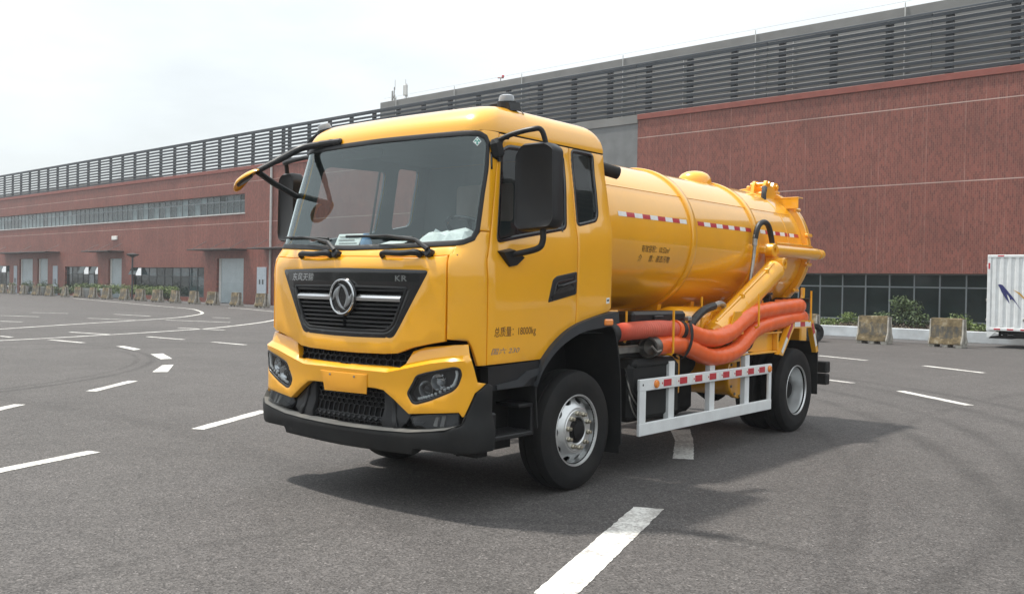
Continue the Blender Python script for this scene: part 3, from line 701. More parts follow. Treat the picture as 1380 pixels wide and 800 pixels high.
shrub(.55, 1.3, [((0,0,.55),(.55,.5,.5)),((.75,0,.32),(.6,.45,.3)),((-.55,.1,.34),(.5,.45,.34)),((.1,.1,.95),(.42,.4,.30)),((-.2,-.1,.75),(.5,.4,.35)),((1.1,.1,.22),(.4,.35,.2))], 2300, 'leaf', .125, 'large dark green shrub in the planter between two concrete barriers')
shrub(2.5, 1.6, [((0,0,.24),(.42,.38,.30)),((.14,.05,.32),(.3,.3,.24))], 650, 'leaf_light', .085, 'small round light green shrub above the planter wall near the tanker tail')
shrub(-1.55, 1.6, [((0,0,.34),(.46,.38,.32)),((-.25,.05,.22),(.3,.3,.22))], 650, 'leaf_light', .085, 'low light green shrub behind the barrier beside the white box truck')
# left wing: hedge, bushes, pots
hd = leafy('hedge', [((x*.6, 2.0+random.uniform(-.2,.2), .85), (.55,.45,.45)) for x in range(93, 124)], 4600, 'leaf_light', .15); tag(hd, 'trimmed yellow green hedge under the long ground floor window', 'hedge'); hd.location = P0; hd.rotation_euler = (0,0,AZ+math.pi/2)
for s, hgt, lab, mt in ((57.4, 1.25, 'dark bush in the hedge beside the roller door left of the cab', 'leaf_dark'), (73.2, 1.4, 'dark bush beside the narrow roller door with a short canopy', 'leaf_dark'), (68.4, 1.3, 'dark bush in front of the left end of the long ground floor window', 'leaf_dark'),
                    (76.5, 1.2, 'dark bush before the window with two open panes', 'leaf'), (82.0, 1.6, 'tall bush beside the pale door left of the window with two open panes', 'leaf_dark'), (85.5, 1.5, 'bush in front of the twin roller doors', 'leaf_dark'), (79.5, 1.3, 'bush at the far end of the window with two open panes', 'leaf')):
    shrub(s, 1.8, [((0,0,hgt*.5),(.75,.6,hgt*.42)),((.5,.1,hgt*.35),(.55,.45,hgt*.3)),((-.5,0,hgt*.38),(.5,.5,hgt*.3))], 700, mt, .18, lab, .05)
pts_ = [(70.6, 'white planter pot beside the narrow roller door'), (66.9, 'white planter pot in front of the left end of the long ground floor window'), (80.4, 'white planter pot left of the window with two open panes'), (84.4, 'white planter pot by the twin roller doors'), (87.6, 'white planter pot farthest along the row of barriers')]
for s, lab in pts_:
    r = empty('planter_pot', fac(s, 2.6, 0), AZ+math.pi/2, lab, 'planter pot', 'white pots behind the barriers')
    MB().lathe([(.22,0),(.26,.05),(.40,.75),(.43,.78),(.43,.84),(.37,.84),(.35,.7)], Matrix.Identity(4), 16).build('pot', 'white', r)
    leafy('plant', [((0,0,.95),(.4,.4,.22))], 160, 'leaf', .16, r)
lp = empty('street_lamp', fac(62.3, 2.4, 0), 0, 'dark street lamp with a flat head in front of the long ground floor window', 'street lamp')
MB().tube([(0,0,0),(0,0,3.45)], .07, 8).build('pole', 'slat_post', lp); MB().lathe([(.06,3.45),(.14,3.5),(.50,3.68),(.52,3.74),(.2,3.80),(0,3.82)], Matrix.Identity(4), 16).build('lamp_head', 'slat_post', lp)
# treeline behind the photographer (seen only as reflections in glass and paint)
tl = leafy('treeline', [((x*6+random.uniform(-2,2), -62+random.uniform(-4,4), random.uniform(2.2,3.8)), (4.5,4,random.uniform(2.5,4.6))) for x in range(-16, 14)] + [((70+random.uniform(-4,4), y*6, random.uniform(2,4)), (4,4.5,random.uniform(2.5,4.2))) for y in range(-9, 9)], 15000, 'leaf_dark', 1.4)
tag(tl, 'far belt of trees round the open lot', 'trees', kind='stuff')

# ------------------------------------------------------------------ concrete barriers
def make_barrier(L=1.07, H=.94):
    r = empty('concrete_barrier', (0,0,0))
    prof = [(-.27,.10),(.27,.10),(.27,.17),(.165,.36),(.115,H-.02),(.10,H),(-.10,H),(-.115,H-.02),(-.165,.36),(-.27,.17)]
    mb = MB(); h = L/2-.045; xs = [-h+2*h*k/8 for k in range(9)]; n = len(prof); vs = []
    for k, x in enumerate(xs): vs += [(x, a+random.uniform(-.004,.004), b+random.uniform(-.004,.004)) for a, b in prof]
    mb.add(vs, [(k*n+i, k*n+(i+1) % n, (k+1)*n+(i+1) % n, (k+1)*n+i) for k in range(8) for i in range(n)] + [tuple(range(n)), tuple(range(8*n, 9*n))])
    mb.build('barrier_body', 'barrier', r, 30)
    for sx in (-1, 1):                                  # end ribs either side of the keyway
        for sy in (-1, 1):
            e = MB(); p = [(.05*sy,.10),(.265*sy,.10),(.265*sy,.17),(.16*sy,.36),(.11*sy,H-.03),(.04*sy,H-.03)]
            x0, x1 = sx*(L/2-.046), sx*L/2
            e.prism(p, lambda a, b: (x0, a, b), lambda a, b: (x1, a, b)); e.build('end_rib', 'barrier_end', r, 30)
    for x in (-L*.40, 0, L*.40): MB().box((x, 0, .05), (L*.17, .5, .10), .01).build('foot', 'barrier_end', r)
    return r
bar0 = make_barrier(); used = [False]
def barrier(x, y, rz, label, group):
    o = bar0 if not used[0] else copy_tree(bar0); used[0] = True
    o.location = (x, y, 0); o.rotation_euler = (random.uniform(-.012,.012), random.uniform(-.008,.008), rz); tag(o, label, 'barrier', group); return o
RZ = AZ-math.pi/2
barrier(-4.98, 25.99, RZ-.05, 'weathered concrete barrier next to the loose tyre side, between tanker tail and large shrub', 'concrete barriers by the planter')
barrier(-2.70, 26.19, RZ-.05, 'weathered concrete barrier nearest the white box truck', 'concrete barriers by the planter')
barrier(-7.35, 25.75, RZ-.03, 'weathered concrete barrier half hidden behind the tanker tail with a tyre against it', 'concrete barriers by the planter')
LB = [[-94.2,34.88],[-92.0,34.73],[-88.7,34.43],[-85.2,34.14],[-82.01,33.88],[-78.47,33.59],[-75.44,33.34],[-72.41,33.09],[-69.68,32.86],[-66.32,32.59],[-63.54,32.36],[-60.65,32.12],[-57.8,31.88],[-54.94,31.65],[-52.29,31.43],[-49.1,31.17],[-45.89,30.9]]
ORD = ['seventeenth and farthest','sixteenth','fifteenth','fourteenth','thirteenth','twelfth','eleventh','tenth','ninth','eighth','seventh','sixth','fifth','fourth','third','second','nearest']
NEARBY = {16: ', below the pale metal door', 15: ', before the wide roller door', 14: ', right of the hedge end', 12: ', before the long window', 11: ', before the street lamp', 6: ', before two open panes'}
for i, ((x, y), o_) in enumerate(zip(LB, ORD)):
    lab = 'weathered concrete barrier %s from the cab in the long row' % o_ if i < 16 else 'weathered concrete barrier closest to the cab in the long row'
    barrier(x, y, RZ+random.uniform(-.12,.12), lab + NEARBY.get(i, ''), 'concrete barriers along the factory wall')
ty = empty('loose_tyre', (-6.72, 25.15, .0), 0, 'worn black tyre standing upright against the barrier behind the tanker tail', 'tyre')
MB().lathe([(.17,-.11),(.20,-.125),(.27,-.125),(.305,-.10),(.315,-.05),(.315,.05),(.305,.10),(.27,.125),(.20,.125),(.17,.11)], frame((0,0,.315), (.86,-.50,.04)), 32, close=True).build('tyre', 'rubber', ty)

# ------------------------------------------------------------------ the tanker: cab surfaces
def _contour(um, vm, u1, v1, k0, k1, vend):
    pts = [(um*i/60, vm+.083*(um*i/60)**2) for i in range(61)]
    t = 2*.083*um; L = math.hypot(1, t); p0 = pts[-1]; p1 = (p0[0]+k0/L, p0[1]+k0*t/L); p3 = (u1, v1); p2 = (u1, v1-k1)
    for i in range(1, 41):
        a = i/40; b = 1-a; pts.append(tuple(b**3*p0[j]+3*b*b*a*p1[j]+3*b*a*a*p2[j]+a**3*p3[j] for j in (0, 1)))
    for i in range(1, 61): pts.append((u1, v1+(vend-v1)*i/60))
    S = [0]
    for a, b in zip(pts, pts[1:]): S.append(S[-1]+math.dist(a, b))
    return pts, S
def _ev(c, s):
    pts, S = c; a = abs(s); i = min(max(bisect.bisect_right(S, a)-1, 0), len(S)-2); t = (a-S[i])/(S[i+1]-S[i])
    u = pts[i][0]+(pts[i+1][0]-pts[i][0])*t; v = pts[i][1]+(pts[i+1][1]-pts[i][1])*t
    return (u if s >= 0 else -u), v
def _sm(tab, z):
    if z <= tab[0][0]: return tab[0][1]
    for (a, x), (b, y) in zip(tab, tab[1:]):
        if z <= b: t = (z-a)/(b-a); return x+(y-x)*t
    return tab[-1][1]
CABC = _contour(1.02, -1.62, 1.2, -1.2, .10, .16, .44)
BUMC = _contour(1.06, -1.63, 1.235, -1.34, .10, .11, -.6)
LEAN = [(1.86,0),(1.93,.012),(1.97,.035),(2.01,.075),(2.06,.105),(2.4,.2),(2.95,.36),(3.2,.43)]
WID = [(1.0,.985),(1.2,.994),(1.5,1.0),(1.84,1.003),(1.90,1.0),(2.0,.990),(2.1,.978),(2.5,.945),(2.95,.9),(3.2,.87)]
def _off(base, s, z, off):
    p = base(s, z)
    if not off: return p
    e = .004; a = base(s-e, z); b = base(s+e, z); c = base(s, z-e); d = base(s, z+e)
    n = (Vector(b)-Vector(a)).cross(Vector(d)-Vector(c)).normalized()
    return (p[0]+off*n.x, p[1]+off*n.y, p[2]+off*n.z)
def _cab(s, z):
    u, v = _ev(CABC, s); x = max(0, (.44-v)/2.06); a = abs(s)
    k = max(0, min(1, (a-1.25)/.4)); sh = .27*max(-.30, min(1.35, a-1.75))*k*max(0, min(1, (2.75-z)/.6))   # shoulder line climbs towards the rear
    return u*_sm(WID, z-sh), v+_sm(LEAN, z)*x**3, z
def CAB(s, z, off=0.0): return _off(_cab, s, z, off)
CREASE = [(0,1.064),(.5,1.062),(.9,1.150),(1.05,1.174),(1.25,1.19),(1.6,1.19)]
LOWP = [(.3,-.02),(.44,.005),(.6,.03),(.70,.03),(.75,.0),(1.4,.0)]
def _bum(s, z):
    u, v = _ev(BUMC, s); e = .004; a = _ev(BUMC, s-e); b = _ev(BUMC, s+e); t = (b[0]-a[0], b[1]-a[1]); L = math.hypot(*t)
    zc = _sm(CREASE, abs(s)); o = _sm(LOWP, z) + (.012*max(0, 1-(zc-z)/.12) if z <= zc else .012-min(.045, (z-zc)*1.2) - max(0, z-zc-.04)*.25)
    return u+t[1]/L*o, v-t[0]/L*o, z
def BUM(s, z, off=0.0): return _off(_bum, s, z, off)
def sym(half): return list(half)+[(-a, b) for a, b in reversed(half) if abs(a) > 1e-6]
def mir(poly): return [(-a, b) for a, b in reversed(poly)]
def sg_(poly, s): return poly if s > 0 else mir(poly)

MT['beige'] = pm('beige_cab_cloth', (.42, .34, .31), .9, var=.08)
trk = empty('suction_truck', (0, 0, 0), 0, 'yellow sewage suction tanker truck with orange hoses and white side guard, parked on the asphalt', 'truck')

# ---- chassis and underbody
fr = MB()
for u in (-.41, .41): fr.span((u-.035, -1.35, .74), (u+.035, 5.55, 1.02), .01)
for v in (-1.2, -.5, .6, 1.6, 2.8, 3.9, 5.4): fr.span((-.40, v-.05, .78), (.40, v+.05, .96), .01)
fr.build('chassis_frame', 'under', trk)
MB().span((-.84,-1.25,.47),(.84,.0-.56,.50),.01).span((-.58,-.56,.47),(.58,2.9,.50),.01).build('light_blocker', 'under', trk)  # unseen plates added to block light and deepen the shadow below the truck
MB().box((0,-.55,.98), (.78,1.5,.62), .08).box((0,.65,.85), (.5,1.0,.5), .1).build('engine', 'under', trk)  # engine block as a dark box, also placed to stop light passing through
MB().tube([(-.9,0,.515),(.9,0,.515)], .07, 10).box((0,0,.50),(1.3,.14,.14),.03).build('axle', 'under', trk)
MB().tube([(-.9,4.69,.515),(.9,4.69,.515)], .11, 12).lathe([(.05,-.2),(.2,-.16),(.26,0),(.2,.16),(.05,.2)], frame((0,4.69,.53),(0,1,0)), 16).build('axle', 'under', trk)
MB().tube([(0,1.2,.72),(0,4.4,.58)], .055, 10).build('drive_shaft', 'under', trk)
for u in (-.47,.47):
    MB().tube(spline([(u,-.75,.78),(u,0,.60),(u,.75,.78)],8), .045, 6).build('leaf_spring', 'under', trk); MB().tube(spline([(u,3.9,.80),(u,4.69,.68),(u,5.4,.80)],8), .055, 6).build('leaf_spring', 'under', trk)
MB().box((1.0,1.36,.76), (.26,.94,.56), .05).box((.72,1.36,.80),(.3,.95,.62),.04).build('battery_box', 'black_rough', trk)
MB().box((1.02,1.33,1.02), (.26,.80,.10), .04).build('battery_lid', 'black_rough', trk)
MB().span((.93,.72,1.125), (1.05,1.42,1.19), .006).build('support_shelf', 'steel', trk)
MB().lathe([(0,-.36),(.14,-.36),(.17,-.32),(.17,.32),(.14,.36),(0,.36)], frame((.80,2.12,.98),(0,1,0)), 20).build('air_tank', 'black_rough', trk)
MB().span((.93,1.93,.66),(1.02,2.02,1.06),.02).build('filter_block', 'yellow_tank', trk)
MB().box((.66,2.2,.62),(.36,.9,.42),.06).build('gearbox_pump', 'under', trk)
for k in range(4): MB().tube(spline([(1.12,.80+.02*k,1.0-.05*k),(1.15,.86,.82-.05*k),(1.13,1.02,.70-.06*k),(1.05,1.25,.66)],5), .008, 5).build('brake_line', 'steel' if k % 2 else 'hose_dark', trk)
# yellow vacuum pump drum with bolted flange
pu = MB().lathe([(.20,.35),(.25,.40),(.25,.92),(.0,.92)], frame((0,3.45,.77),(1,0,0)), 28).build('pump_drum', 'yellow_tank', trk)
MB().lathe([(0,.985),(.265,.985),(.275,.975),(.275,.93),(.24,.92)], frame((0,3.45,.77),(1,0,0)), 32).build('flange', 'yellow_tank', pu)
for k in range(12):
    a = k*math.pi/6; MB().lathe([(.016,.98),(.016,1.0),(0,1.002)], frame((0,3.45+.245*math.cos(a),.77+.245*math.sin(a)),(1,0,0)), 6).build('bolt', 'steel', pu)
MB().box((.987,3.42,.86),(.006,.07,.12)).build('stencil_plate', 'ink_black', pu)

# ---- wheels
def tyre_prof(w, R, r0): return [(r0,-w/2+.03),(r0+.012,-w/2+.012),(r0+.07,-w/2-.004),(R-.11,-w/2-.008),(R-.045,-w/2+.006),(R-.018,-w/2+.018),(R-.004,-w/2+.05),(R,-w/2+.085),
        (R,-.052),(R-.013,-.050),(R-.013,-.040),(R,-.038),(R,.038),(R-.013,.040),(R-.013,.050),(R,.052),(R,w/2-.085),(R-.004,w/2-.05),(R-.018,w/2-.018),(R-.045,w/2-.006),(R-.11,w/2+.008),(R-.07-.06,w/2+.004),(r0+.04,w/2-.002),(r0+.012,w/2-.012),(r0,w/2-.03)]
def wheel(u, v, side, front):
    wd = .275; r = empty('wheel', (u, v, .515)); r.parent = trk; ax = (side, 0, 0)
    ty = MB().lathe(tyre_prof(wd, .515, .285), frame((0,0,0), ax), 72, close=True); t = ty.build('tyre', 'rubber', r, 30)
    F = frame((0,0,0), ax)
    if front:
        MB().lathe([(.287,wd/2-.09),(.287,wd/2-.03),(.296,wd/2-.006),(.306,wd/2-.004),(.311,wd/2-.012),(.309,wd/2-.022),(.296,wd/2-.020)], F, 64).build('rim', 'rim', r)
        MB().lathe([(.287,-wd/2),(.282,wd/2-.03)], F, 48).build('rim_barrel', 'rim', r)
        R0, R1 = .287, .182
        def disc(a, q, off=0): rr = R0+(R1-R0)*q; h = wd/2-.085+.075*min(1, q*1.15)+off; th = a/.24; return tuple(F @ Vector((rr*math.cos(th), rr*math.sin(th), h)))
        holes = []
        for k in range(10):
            c = (k+.5)/10*2*math.pi*.24; holes.append([(c+.040*math.cos(t_), .30+.235*math.sin(t_)) for t_ in [2*math.pi*j/14 for j in range(14)]])
        panel(disc, [(0,0),(2*math.pi*.24,0),(2*math.pi*.24,1),(0,1)], holes, 0, .012, .06, 0, .045).build('wheel_disc', 'rim', r, 50)
        MB().lathe([(.285,wd/2-.13),(.15,wd/2-.08)], F, 32).build('hole_shade_disc', 'under', r)  # dark disc added behind the hand holes so they look deep in shade
        MB().lathe([(.182,wd/2-.012),(.176,wd/2-.004),(.122,wd/2-.004),(.112,wd/2-.012),(.112,wd/2-.06)], F, 48).build('bolt_ring', 'rim', r)
        MB().lathe([(.113,wd/2-.05),(.108,wd/2-.02),(.085,wd/2-.012),(.080,wd/2+.015),(.05,wd/2+.03),(0,wd/2+.032)], F, 32).build('hub', 'under', r)
        for k in range(10):
            a = (k+.2)/10*2*math.pi; x, y = .148*math.cos(a), .148*math.sin(a)
            MB().lathe([(.021,wd/2-.004),(.021,wd/2+.012),(.016,wd/2+.018),(.016,wd/2+.036),(.006,wd/2+.04),(0,wd/2+.04)], F @ Matrix.Translation((x, y, 0)), 8).build('wheel_nut', 'brass', r)
    else:
        MB().lathe([(.309,wd/2-.022),(.311,wd/2-.012),(.306,wd/2-.004),(.297,wd/2-.006),(.288,wd/2-.03),(.276,wd/2-.07),(.272,wd/2-.15),(.262,wd/2-.17),(.262,wd/2-.235)], F, 64).build('rim', 'rim', r)
        MB().lathe([(.262,wd/2-.225),(.24,wd/2-.235),(.185,wd/2-.25),(.175,wd/2-.262),(.12,wd/2-.262),(.115,wd/2-.2),(.11,wd/2-.12),(.08,wd/2-.10),(0,wd/2-.095)], F, 48).build('wheel_disc', 'under', r)
        for k in range(10):
            a = k/10*2*math.pi; MB().lathe([(.02,wd/2-.262),(.02,wd/2-.225),(0,wd/2-.22)], F @ Matrix.Translation((.148*math.cos(a), .148*math.sin(a), 0)), 8).build('wheel_nut', 'steel', r)
        MB().lathe(tyre_prof(wd, .515, .285), frame((-side*.335,0,0), ax), 64, close=True).build('inner_tyre', 'rubber', r, 30)
wheel(1.03, 0, 1, True); wheel(-1.03, 0, -1, True); wheel(1.03, 4.69, 1, False); wheel(-1.03, 4.69, -1, False)

# ---- cab shell panels
LIP = [(1.033,1.322),(.90,1.298),(.742,1.264),(.66,1.236),(.584,1.210),(.45,1.199),(.146,1.192),(0,1.192)]
GR = rounded(sym([(0,1.868),(.882,1.853),(.60,1.40),(.545,1.322),(.146,1.313),(0,1.313)]), .05)
panel(CAB, sym([(0,1.957),(.77,1.948),(1.029,1.962)]+LIP), [offset_poly(GR if area2(GR) > 0 else GR[::-1], .012)], 0, .03, .09, .006).build('front_panel', 'yellow', trk)
WSO = sym([(0,2.946),(.55,2.941),(1.03,2.936),(1.17,2.931),(1.262,2.90),(1.302,2.847),(1.303,2.647),(1.275,2.446),(1.251,2.159),(1.21,2.079),(1.125,2.045),(1.06,2.036),(.42,2.014),(0,2.008)])
WSO_c = WSO if area2(WSO) > 0 else WSO[::-1]
def ws_cut(d): return offset_poly(WSO_c, d)
cut = [p for p in ws_cut(.012)]
lowcut = sorted([p for p in cut if p[1] < 2.07 and abs(p[0]) < 1.075], key=lambda p: p[0])
panel(CAB, [(-1.055,1.975),(-1.03,1.968),(-.77,1.954),(0,1.963),(.77,1.954),(1.03,1.968),(1.055,1.975),(1.068,2.045)]+list(reversed(lowcut))+[(-1.068,2.045)], [], -.004, .03, .07, .004).build('cowl_panel', 'yellow', trk)
rc = sorted([p for p in cut if p[0] > 1.05 and p[1] < 2.15], key=lambda p: p[1])
ra = sorted([p for p in cut if p[0] > 1.05 and p[1] > 2.15 and p[1] < 2.92], key=lambda p: p[1])
tp = sorted([p for p in cut if p[1] > 2.92], key=lambda p: p[0])
cp = [(1.050,1.338),(1.217,1.327),(1.248,1.282),(1.306,1.138),(1.384,1.138),(1.380,1.32),(1.372,1.77),(1.355,2.05),(1.360,2.15)]+[(1.262,2.15)]+list(reversed(rc))+[(1.060,1.985),(1.039,1.966)]
for s in (1, -1): panel(CAB, sg_(cp, s), [], 0, .03, .07, .006).build('corner_panel', 'yellow', trk)
sur = [(1.262,2.155),(1.361,2.155),(1.374,2.28),(1.425,2.868),(1.44,2.935)]
up = sur + [(.6,2.962),(-.6,2.962)] + mir(sur) + sorted([p for p in cut if p[0] < -1.05 and 2.155 < p[1] < 2.92], key=lambda p: p[1]) + tp + list(reversed(ra))
panel(CAB, up, [], 0, .04, .08, .005).build('windscreen_surround', 'yellow', trk)
gk = panel(CAB, WSO, [ws_cut(.042)], .007, .03, .05, .006).build('windscreen_seal', 'black', trk)
ws = panel(CAB, ws_cut(.036), [], -.004, .005, .07, 0).build('windscreen', 'windshield', trk)
st = [(1.150,2.882),(1.198,2.846),(1.158,2.808),(1.108,2.842)]
panel(CAB, st, [], .003, .001, .1, 0).build('sticker', 'paper', ws); panel(CAB, [(1.151,2.872),(1.187,2.846),(1.157,2.817),(1.119,2.843)], [], .005, .001, .1, 0).build('sticker_print', 'teal', ws)
for a, b in ((1.137,2.835),(1.168,2.835),(1.152,2.855)): panel(CAB, [(a-.008,b-.006),(a+.008,b-.006),(a+.008,b+.006),(a-.008,b+.006)], [], .0065, .001, .1, 0).build('sticker_mark', 'paper', ws)

def window(poly, parent, name='window', seal=.035):
    p = rounded(poly, .06, 5); p = p if area2(p) > 0 else p[::-1]
    w_ = panel(CAB, p, [offset_poly(p, seal)], .004, .03, .06, .004).build('window_seal', 'gloss_black', parent)
    panel(CAB, offset_poly(p, seal-.006), [], -.010, .004, .09, 0).build('window_glass', 'side_glass', parent)
    return offset_poly(p, .01)
DW = [(1.445,2.065),(2.396,2.218),(2.446,2.66),(2.446,2.835),(2.40,2.875),(1.594,2.853),(1.475,2.805)]
QW = [(2.552,2.925),(2.906,2.925),(2.885,2.375),(2.84,2.31),(2.543,2.250)]
DP = [(1.392,1.140),(2.085,1.153),(2.19,1.262),(2.33,1.352),(2.45,1.402),(2.529,1.427),(2.529,2.928),(1.446,2.928),(1.431,2.868),(1.380,2.279),(1.363,2.05),(1.381,1.77),(1.388,1.32)]
QP = [(2.536,1.430),(2.64,1.456),(2.76,1.482),(3.03,1.530),(3.062,1.56),(3.062,2.928),(2.536,2.928)]
for s in (1, -1):
    d = empty('door'); d.parent = trk
    h = window(sg_(DW, s), d)
    panel(CAB, sg_(DP, s), [h], 0, .035, .08, .006).build('door_skin', 'yellow', d)
    MB().tube([CAB(s*2.05, 2.165, -.012), CAB(s*2.07, 2.86, -.012)] if False else [CAB(s*2.33, 2.20, -.004), CAB(s*2.36, 2.86, -.004)], .012, 6).build('window_channel', 'gloss_black', d)
    hp = rounded(sg_([(2.125,1.612),(2.522,1.682),(2.522,1.874),(2.235,1.830),(2.185,1.800)], s), .02); hp = hp if area2(hp) > 0 else hp[::-1]
    panel(CAB, hp, [], .008, .012, .06, .008).build('door_handle', 'black', d)
    panel(CAB, offset_poly(hp, .045), [], .011, .004, .06, .003).build('handle_recess', 'gloss_black', d)
    hb = MB().add([], []); hb.tube([CAB(s*2.24, 1.745, .012), CAB(s*2.26, 1.75, .034), CAB(s*2.46, 1.790, .036), CAB(s*2.49, 1.795, .012)], .014, 8); hb.build('handle_grip', 'black', d)
    q = empty('quarter_panel'); q.parent = trk
    h = window(sg_(QW, s), q, seal=.03); panel(CAB, sg_(QP, s), [h], 0, .03, .08, .006).build('quarter_skin', 'yellow', q)
    panel(CAB, sg_([(1.312,2.770),(1.340,2.770),(1.353,2.636),(1.328,2.634)], s), [], .004, .006, .05, .003).build('pillar_vent', 'gloss_black', trk)
    # lettering on the doors
    if s > 0:
        lettering('lettering', '总质量：18000kg', lambda x, y: CAB(1.462+x, 1.338+y+.018*x, .0015), 'ink', d, .515, .088)
        lettering('badge', '国六 230', lambda x, y: CAB(1.428+x, 1.217+y+.012*x, .003), 'chrome', d, .345, .048, shear=.25)
        panel(CAB, [(2.985,1.60),(3.035,1.605),(3.035,1.655),(2.985,1.65)], [], .002, .001, .1, 0).build('sticker', 'paper', q); panel(CAB, [(2.995,1.62),(3.025,1.623),(3.025,1.64),(2.995,1.637)], [], .004, .001, .1, 0).build('sticker_print', 'slat_post', q)
# cab roof: contour rings drawn in as they rise
ring0 = [CAB(-3.06+6.12*i/140, 2.94)[:2] for i in range(141)]
rear = [(1.05-2.1*i/20, .455) for i in range(21)]
ring0 = ring0 + [p for p in rear if abs(p[0]) < ring0[-1][0]]
rv = []; rf = []; n0 = len(ring0)
def roof_pt(p, k, ph):
    iu = .20*(1-math.cos(ph)); fv = .40*(1-math.cos(ph)); bv = .22*(1-math.cos(ph)); u, v = p; vc = -.35
    q = (u*(1-iu/1.08), vc+(v-vc)*(1-(fv/.9 if v < vc else bv/.8)))
    return q
NR = 12
for k in range(NR+1):
    ph = math.pi/2*k/NR
    for p in ring0: q = roof_pt(p, k, ph); rv.append((q[0], q[1], 2.94+.245*math.sin(ph)))
for k in range(NR):
    for i in range(n0): j = (i+1) % n0; rf.append((k*n0+i, k*n0+j, (k+1)*n0+j, (k+1)*n0+i))
for t in (.66, .33):
    for i in range(n0): x, y, _ = rv[NR*n0+i]; rv.append((x*t, -.35+(y+.35)*t, 3.185+.03*(1-t*t)))
for k in (NR, NR+1):
    for i in range(n0): j = (i+1) % n0; rf.append((k*n0+i, k*n0+j, (k+1)*n0+j, (k+1)*n0+i))
rv.append((0, -.35, 3.216)); rf += [((NR+2)*n0+i, (NR+2)*n0+(i+1) % n0, len(rv)-1) for i in range(n0)]
rb = len(rv)                                                  # rolled lower edge
rv += [(x*.985, -.35+(y+.35)*.985, 2.934) for x, y in ring0]; rf += [(rb+i, rb+(i+1) % n0, (i+1) % n0, i) for i in range(n0)]
rm = MB(); rm.v = rv; rm.f = rf; roof = rm.build('cab_roof', 'yellow', trk, 45)
MB().tube([CAB(-3.06+6.12*i/120, 2.935, -.012) for i in range(121)], .010, 5).build('roof_gutter', 'under', trk)
for s in (1, -1):
    b = MB().prism([(-.24,-.03),(-.10,.025),(.08,.035),(.10,-.03)], lambda a, b: (a, -.07, b), lambda a, b: (a, .07, b)).lathe([(.085,.0),(.08,.045),(.06,.05)], Matrix.Identity(4), 20).build('beacon', 'black', trk, loc=(.89, -.70, 3.20) if s > 0 else (-1.02, -.99, 3.10))
    b.rotation_euler = (math.radians(7 if s > 0 else 14), math.radians(4*s if s > 0 else -10), 0)
    MB().lathe([(.066,.04),(.063,.072),(.053,.094),(.03,.102),(0,.103)], Matrix.Identity(4), 20).build('beacon_lens', 'clear_lens', b); MB().tube([(.06,.06,0),(.11,.09,-.06)], .006, 5).build('wire', 'steel', b)
# cab back wall, lining, floor
def bw(x, z, off=0): return (x, .445+off, z)
panel(bw, [(-1.19,1.56),(1.19,1.56),(1.19,1.9),(1.07,2.94),(-1.07,2.94),(-1.19,1.9)], [], 0, .03, .15, .004).build('cab_back', 'yellow', trk)
panel(lambda x, z, off=0: (x, .375, z), rounded([(-.64,2.40),(.10,2.36),(.10,2.73),(-.64,2.73)], .05), [], 0, .004, .3, 0).build('back_cushion', 'beige', trk)
for s in (1, -1):
    o = lambda p, d: offset_poly(p if area2(p) > 0 else p[::-1], d)
    panel(CAB, sg_([(1.36,1.15),(3.05,1.50),(3.05,2.95),(1.40,2.95)], s), [rounded(o(sg_(DW, s), .034), .05), rounded(o(sg_(QW, s), .029), .05)], -.042, .002, .12, 0).build('cab_lining', 'trim', trk)
panel(CAB, [(-1.38,1.99),(1.38,1.99),(1.44,2.955),(-1.44,2.955)], [ws_cut(.038)], -.046, .002, .12, 0).build('cab_lining', 'trim', trk)
MB().add([(-1.0,-1.2,2.935),(1.0,-1.2,2.935),(1.04,.40,2.935),(-1.04,.40,2.935)], [(0,1,2,3)]).build('headlining', 'trim', trk, fix=False)
MB().add([(-1.15,.385,1.5),(1.15,.385,1.5),(1.15,.385,1.95),(1.03,.385,2.93),(-1.03,.385,2.93),(-1.15,.385,1.95)], [(0,1,2,3,4,5)]).add([(-1.15,-1.5,1.34),(1.15,-1.5,1.34),(1.15,.40,1.34),(-1.15,.40,1.34)], [(0,1,2,3)]).build('cab_floor', 'trim', trk, fix=False)
dp = [(-1.40,1.40),(-1.47,1.97),(-1.36,2.00),(-1.05,2.03),(-.86,2.02),(-.80,1.93),(-.78,1.60),(-.95,1.40)]
MB().prism(dp, lambda a, b: (-1.08, a, b), lambda a, b: (1.08, a, b)).build('dashboard', 'dash', trk)
MB().prism([(-1.12,2.0),(-.85,2.0),(-.80,2.10),(-.92,2.13),(-1.05,2.10)], lambda a, b: (.30, a, b), lambda a, b: (.88, a, b)).build('instrument_hood', 'dash', trk)
swm = MB(); cS = Vector((.58,-.74,2.20)); Fm = frame(cS, (0,.42,.85)); swm.tube([Fm @ Vector((.225*math.cos(a), .225*math.sin(a), 0)) for a in [2*math.pi*k/36 for k in range(36)]], .017, 8, closed=True)
for a in (.5, 2.6, 4.7): swm.tube([Fm @ Vector((0,0,-.03)), Fm @ Vector((.22*math.cos(a), .22*math.sin(a), 0))], .016, 6)
swm.lathe([(.07,-.05),(.07,.0),(0,.01)], Fm, 16).tube([Fm @ Vector((0,0,-.03)), Fm @ Vector((0,-.1,-.45))], .035, 8); swm.build('steering_wheel', 'gloss_black', trk)
for u in (.58, -.62):
    s_ = MB().box((u,-.20,1.78), (.50,.50,.16), .06).build('seat', 'seat', trk)
    hb_ = .66 if u > 0 else .36
    MB().box((u,.10,1.81+hb_/2), (.48,.13,hb_), .06, rot=Matrix.Rotation(math.radians(-8),3,'X')).build('seat_back', 'seat', s_)
    if u > 0: MB().box((u,.15,2.56), (.28,.10,.18), .05).build('headrest', 'seat', s_)
    MB().box((u,-.2,1.52), (.4,.4,.36), .05).build('seat_base', 'trim', s_)
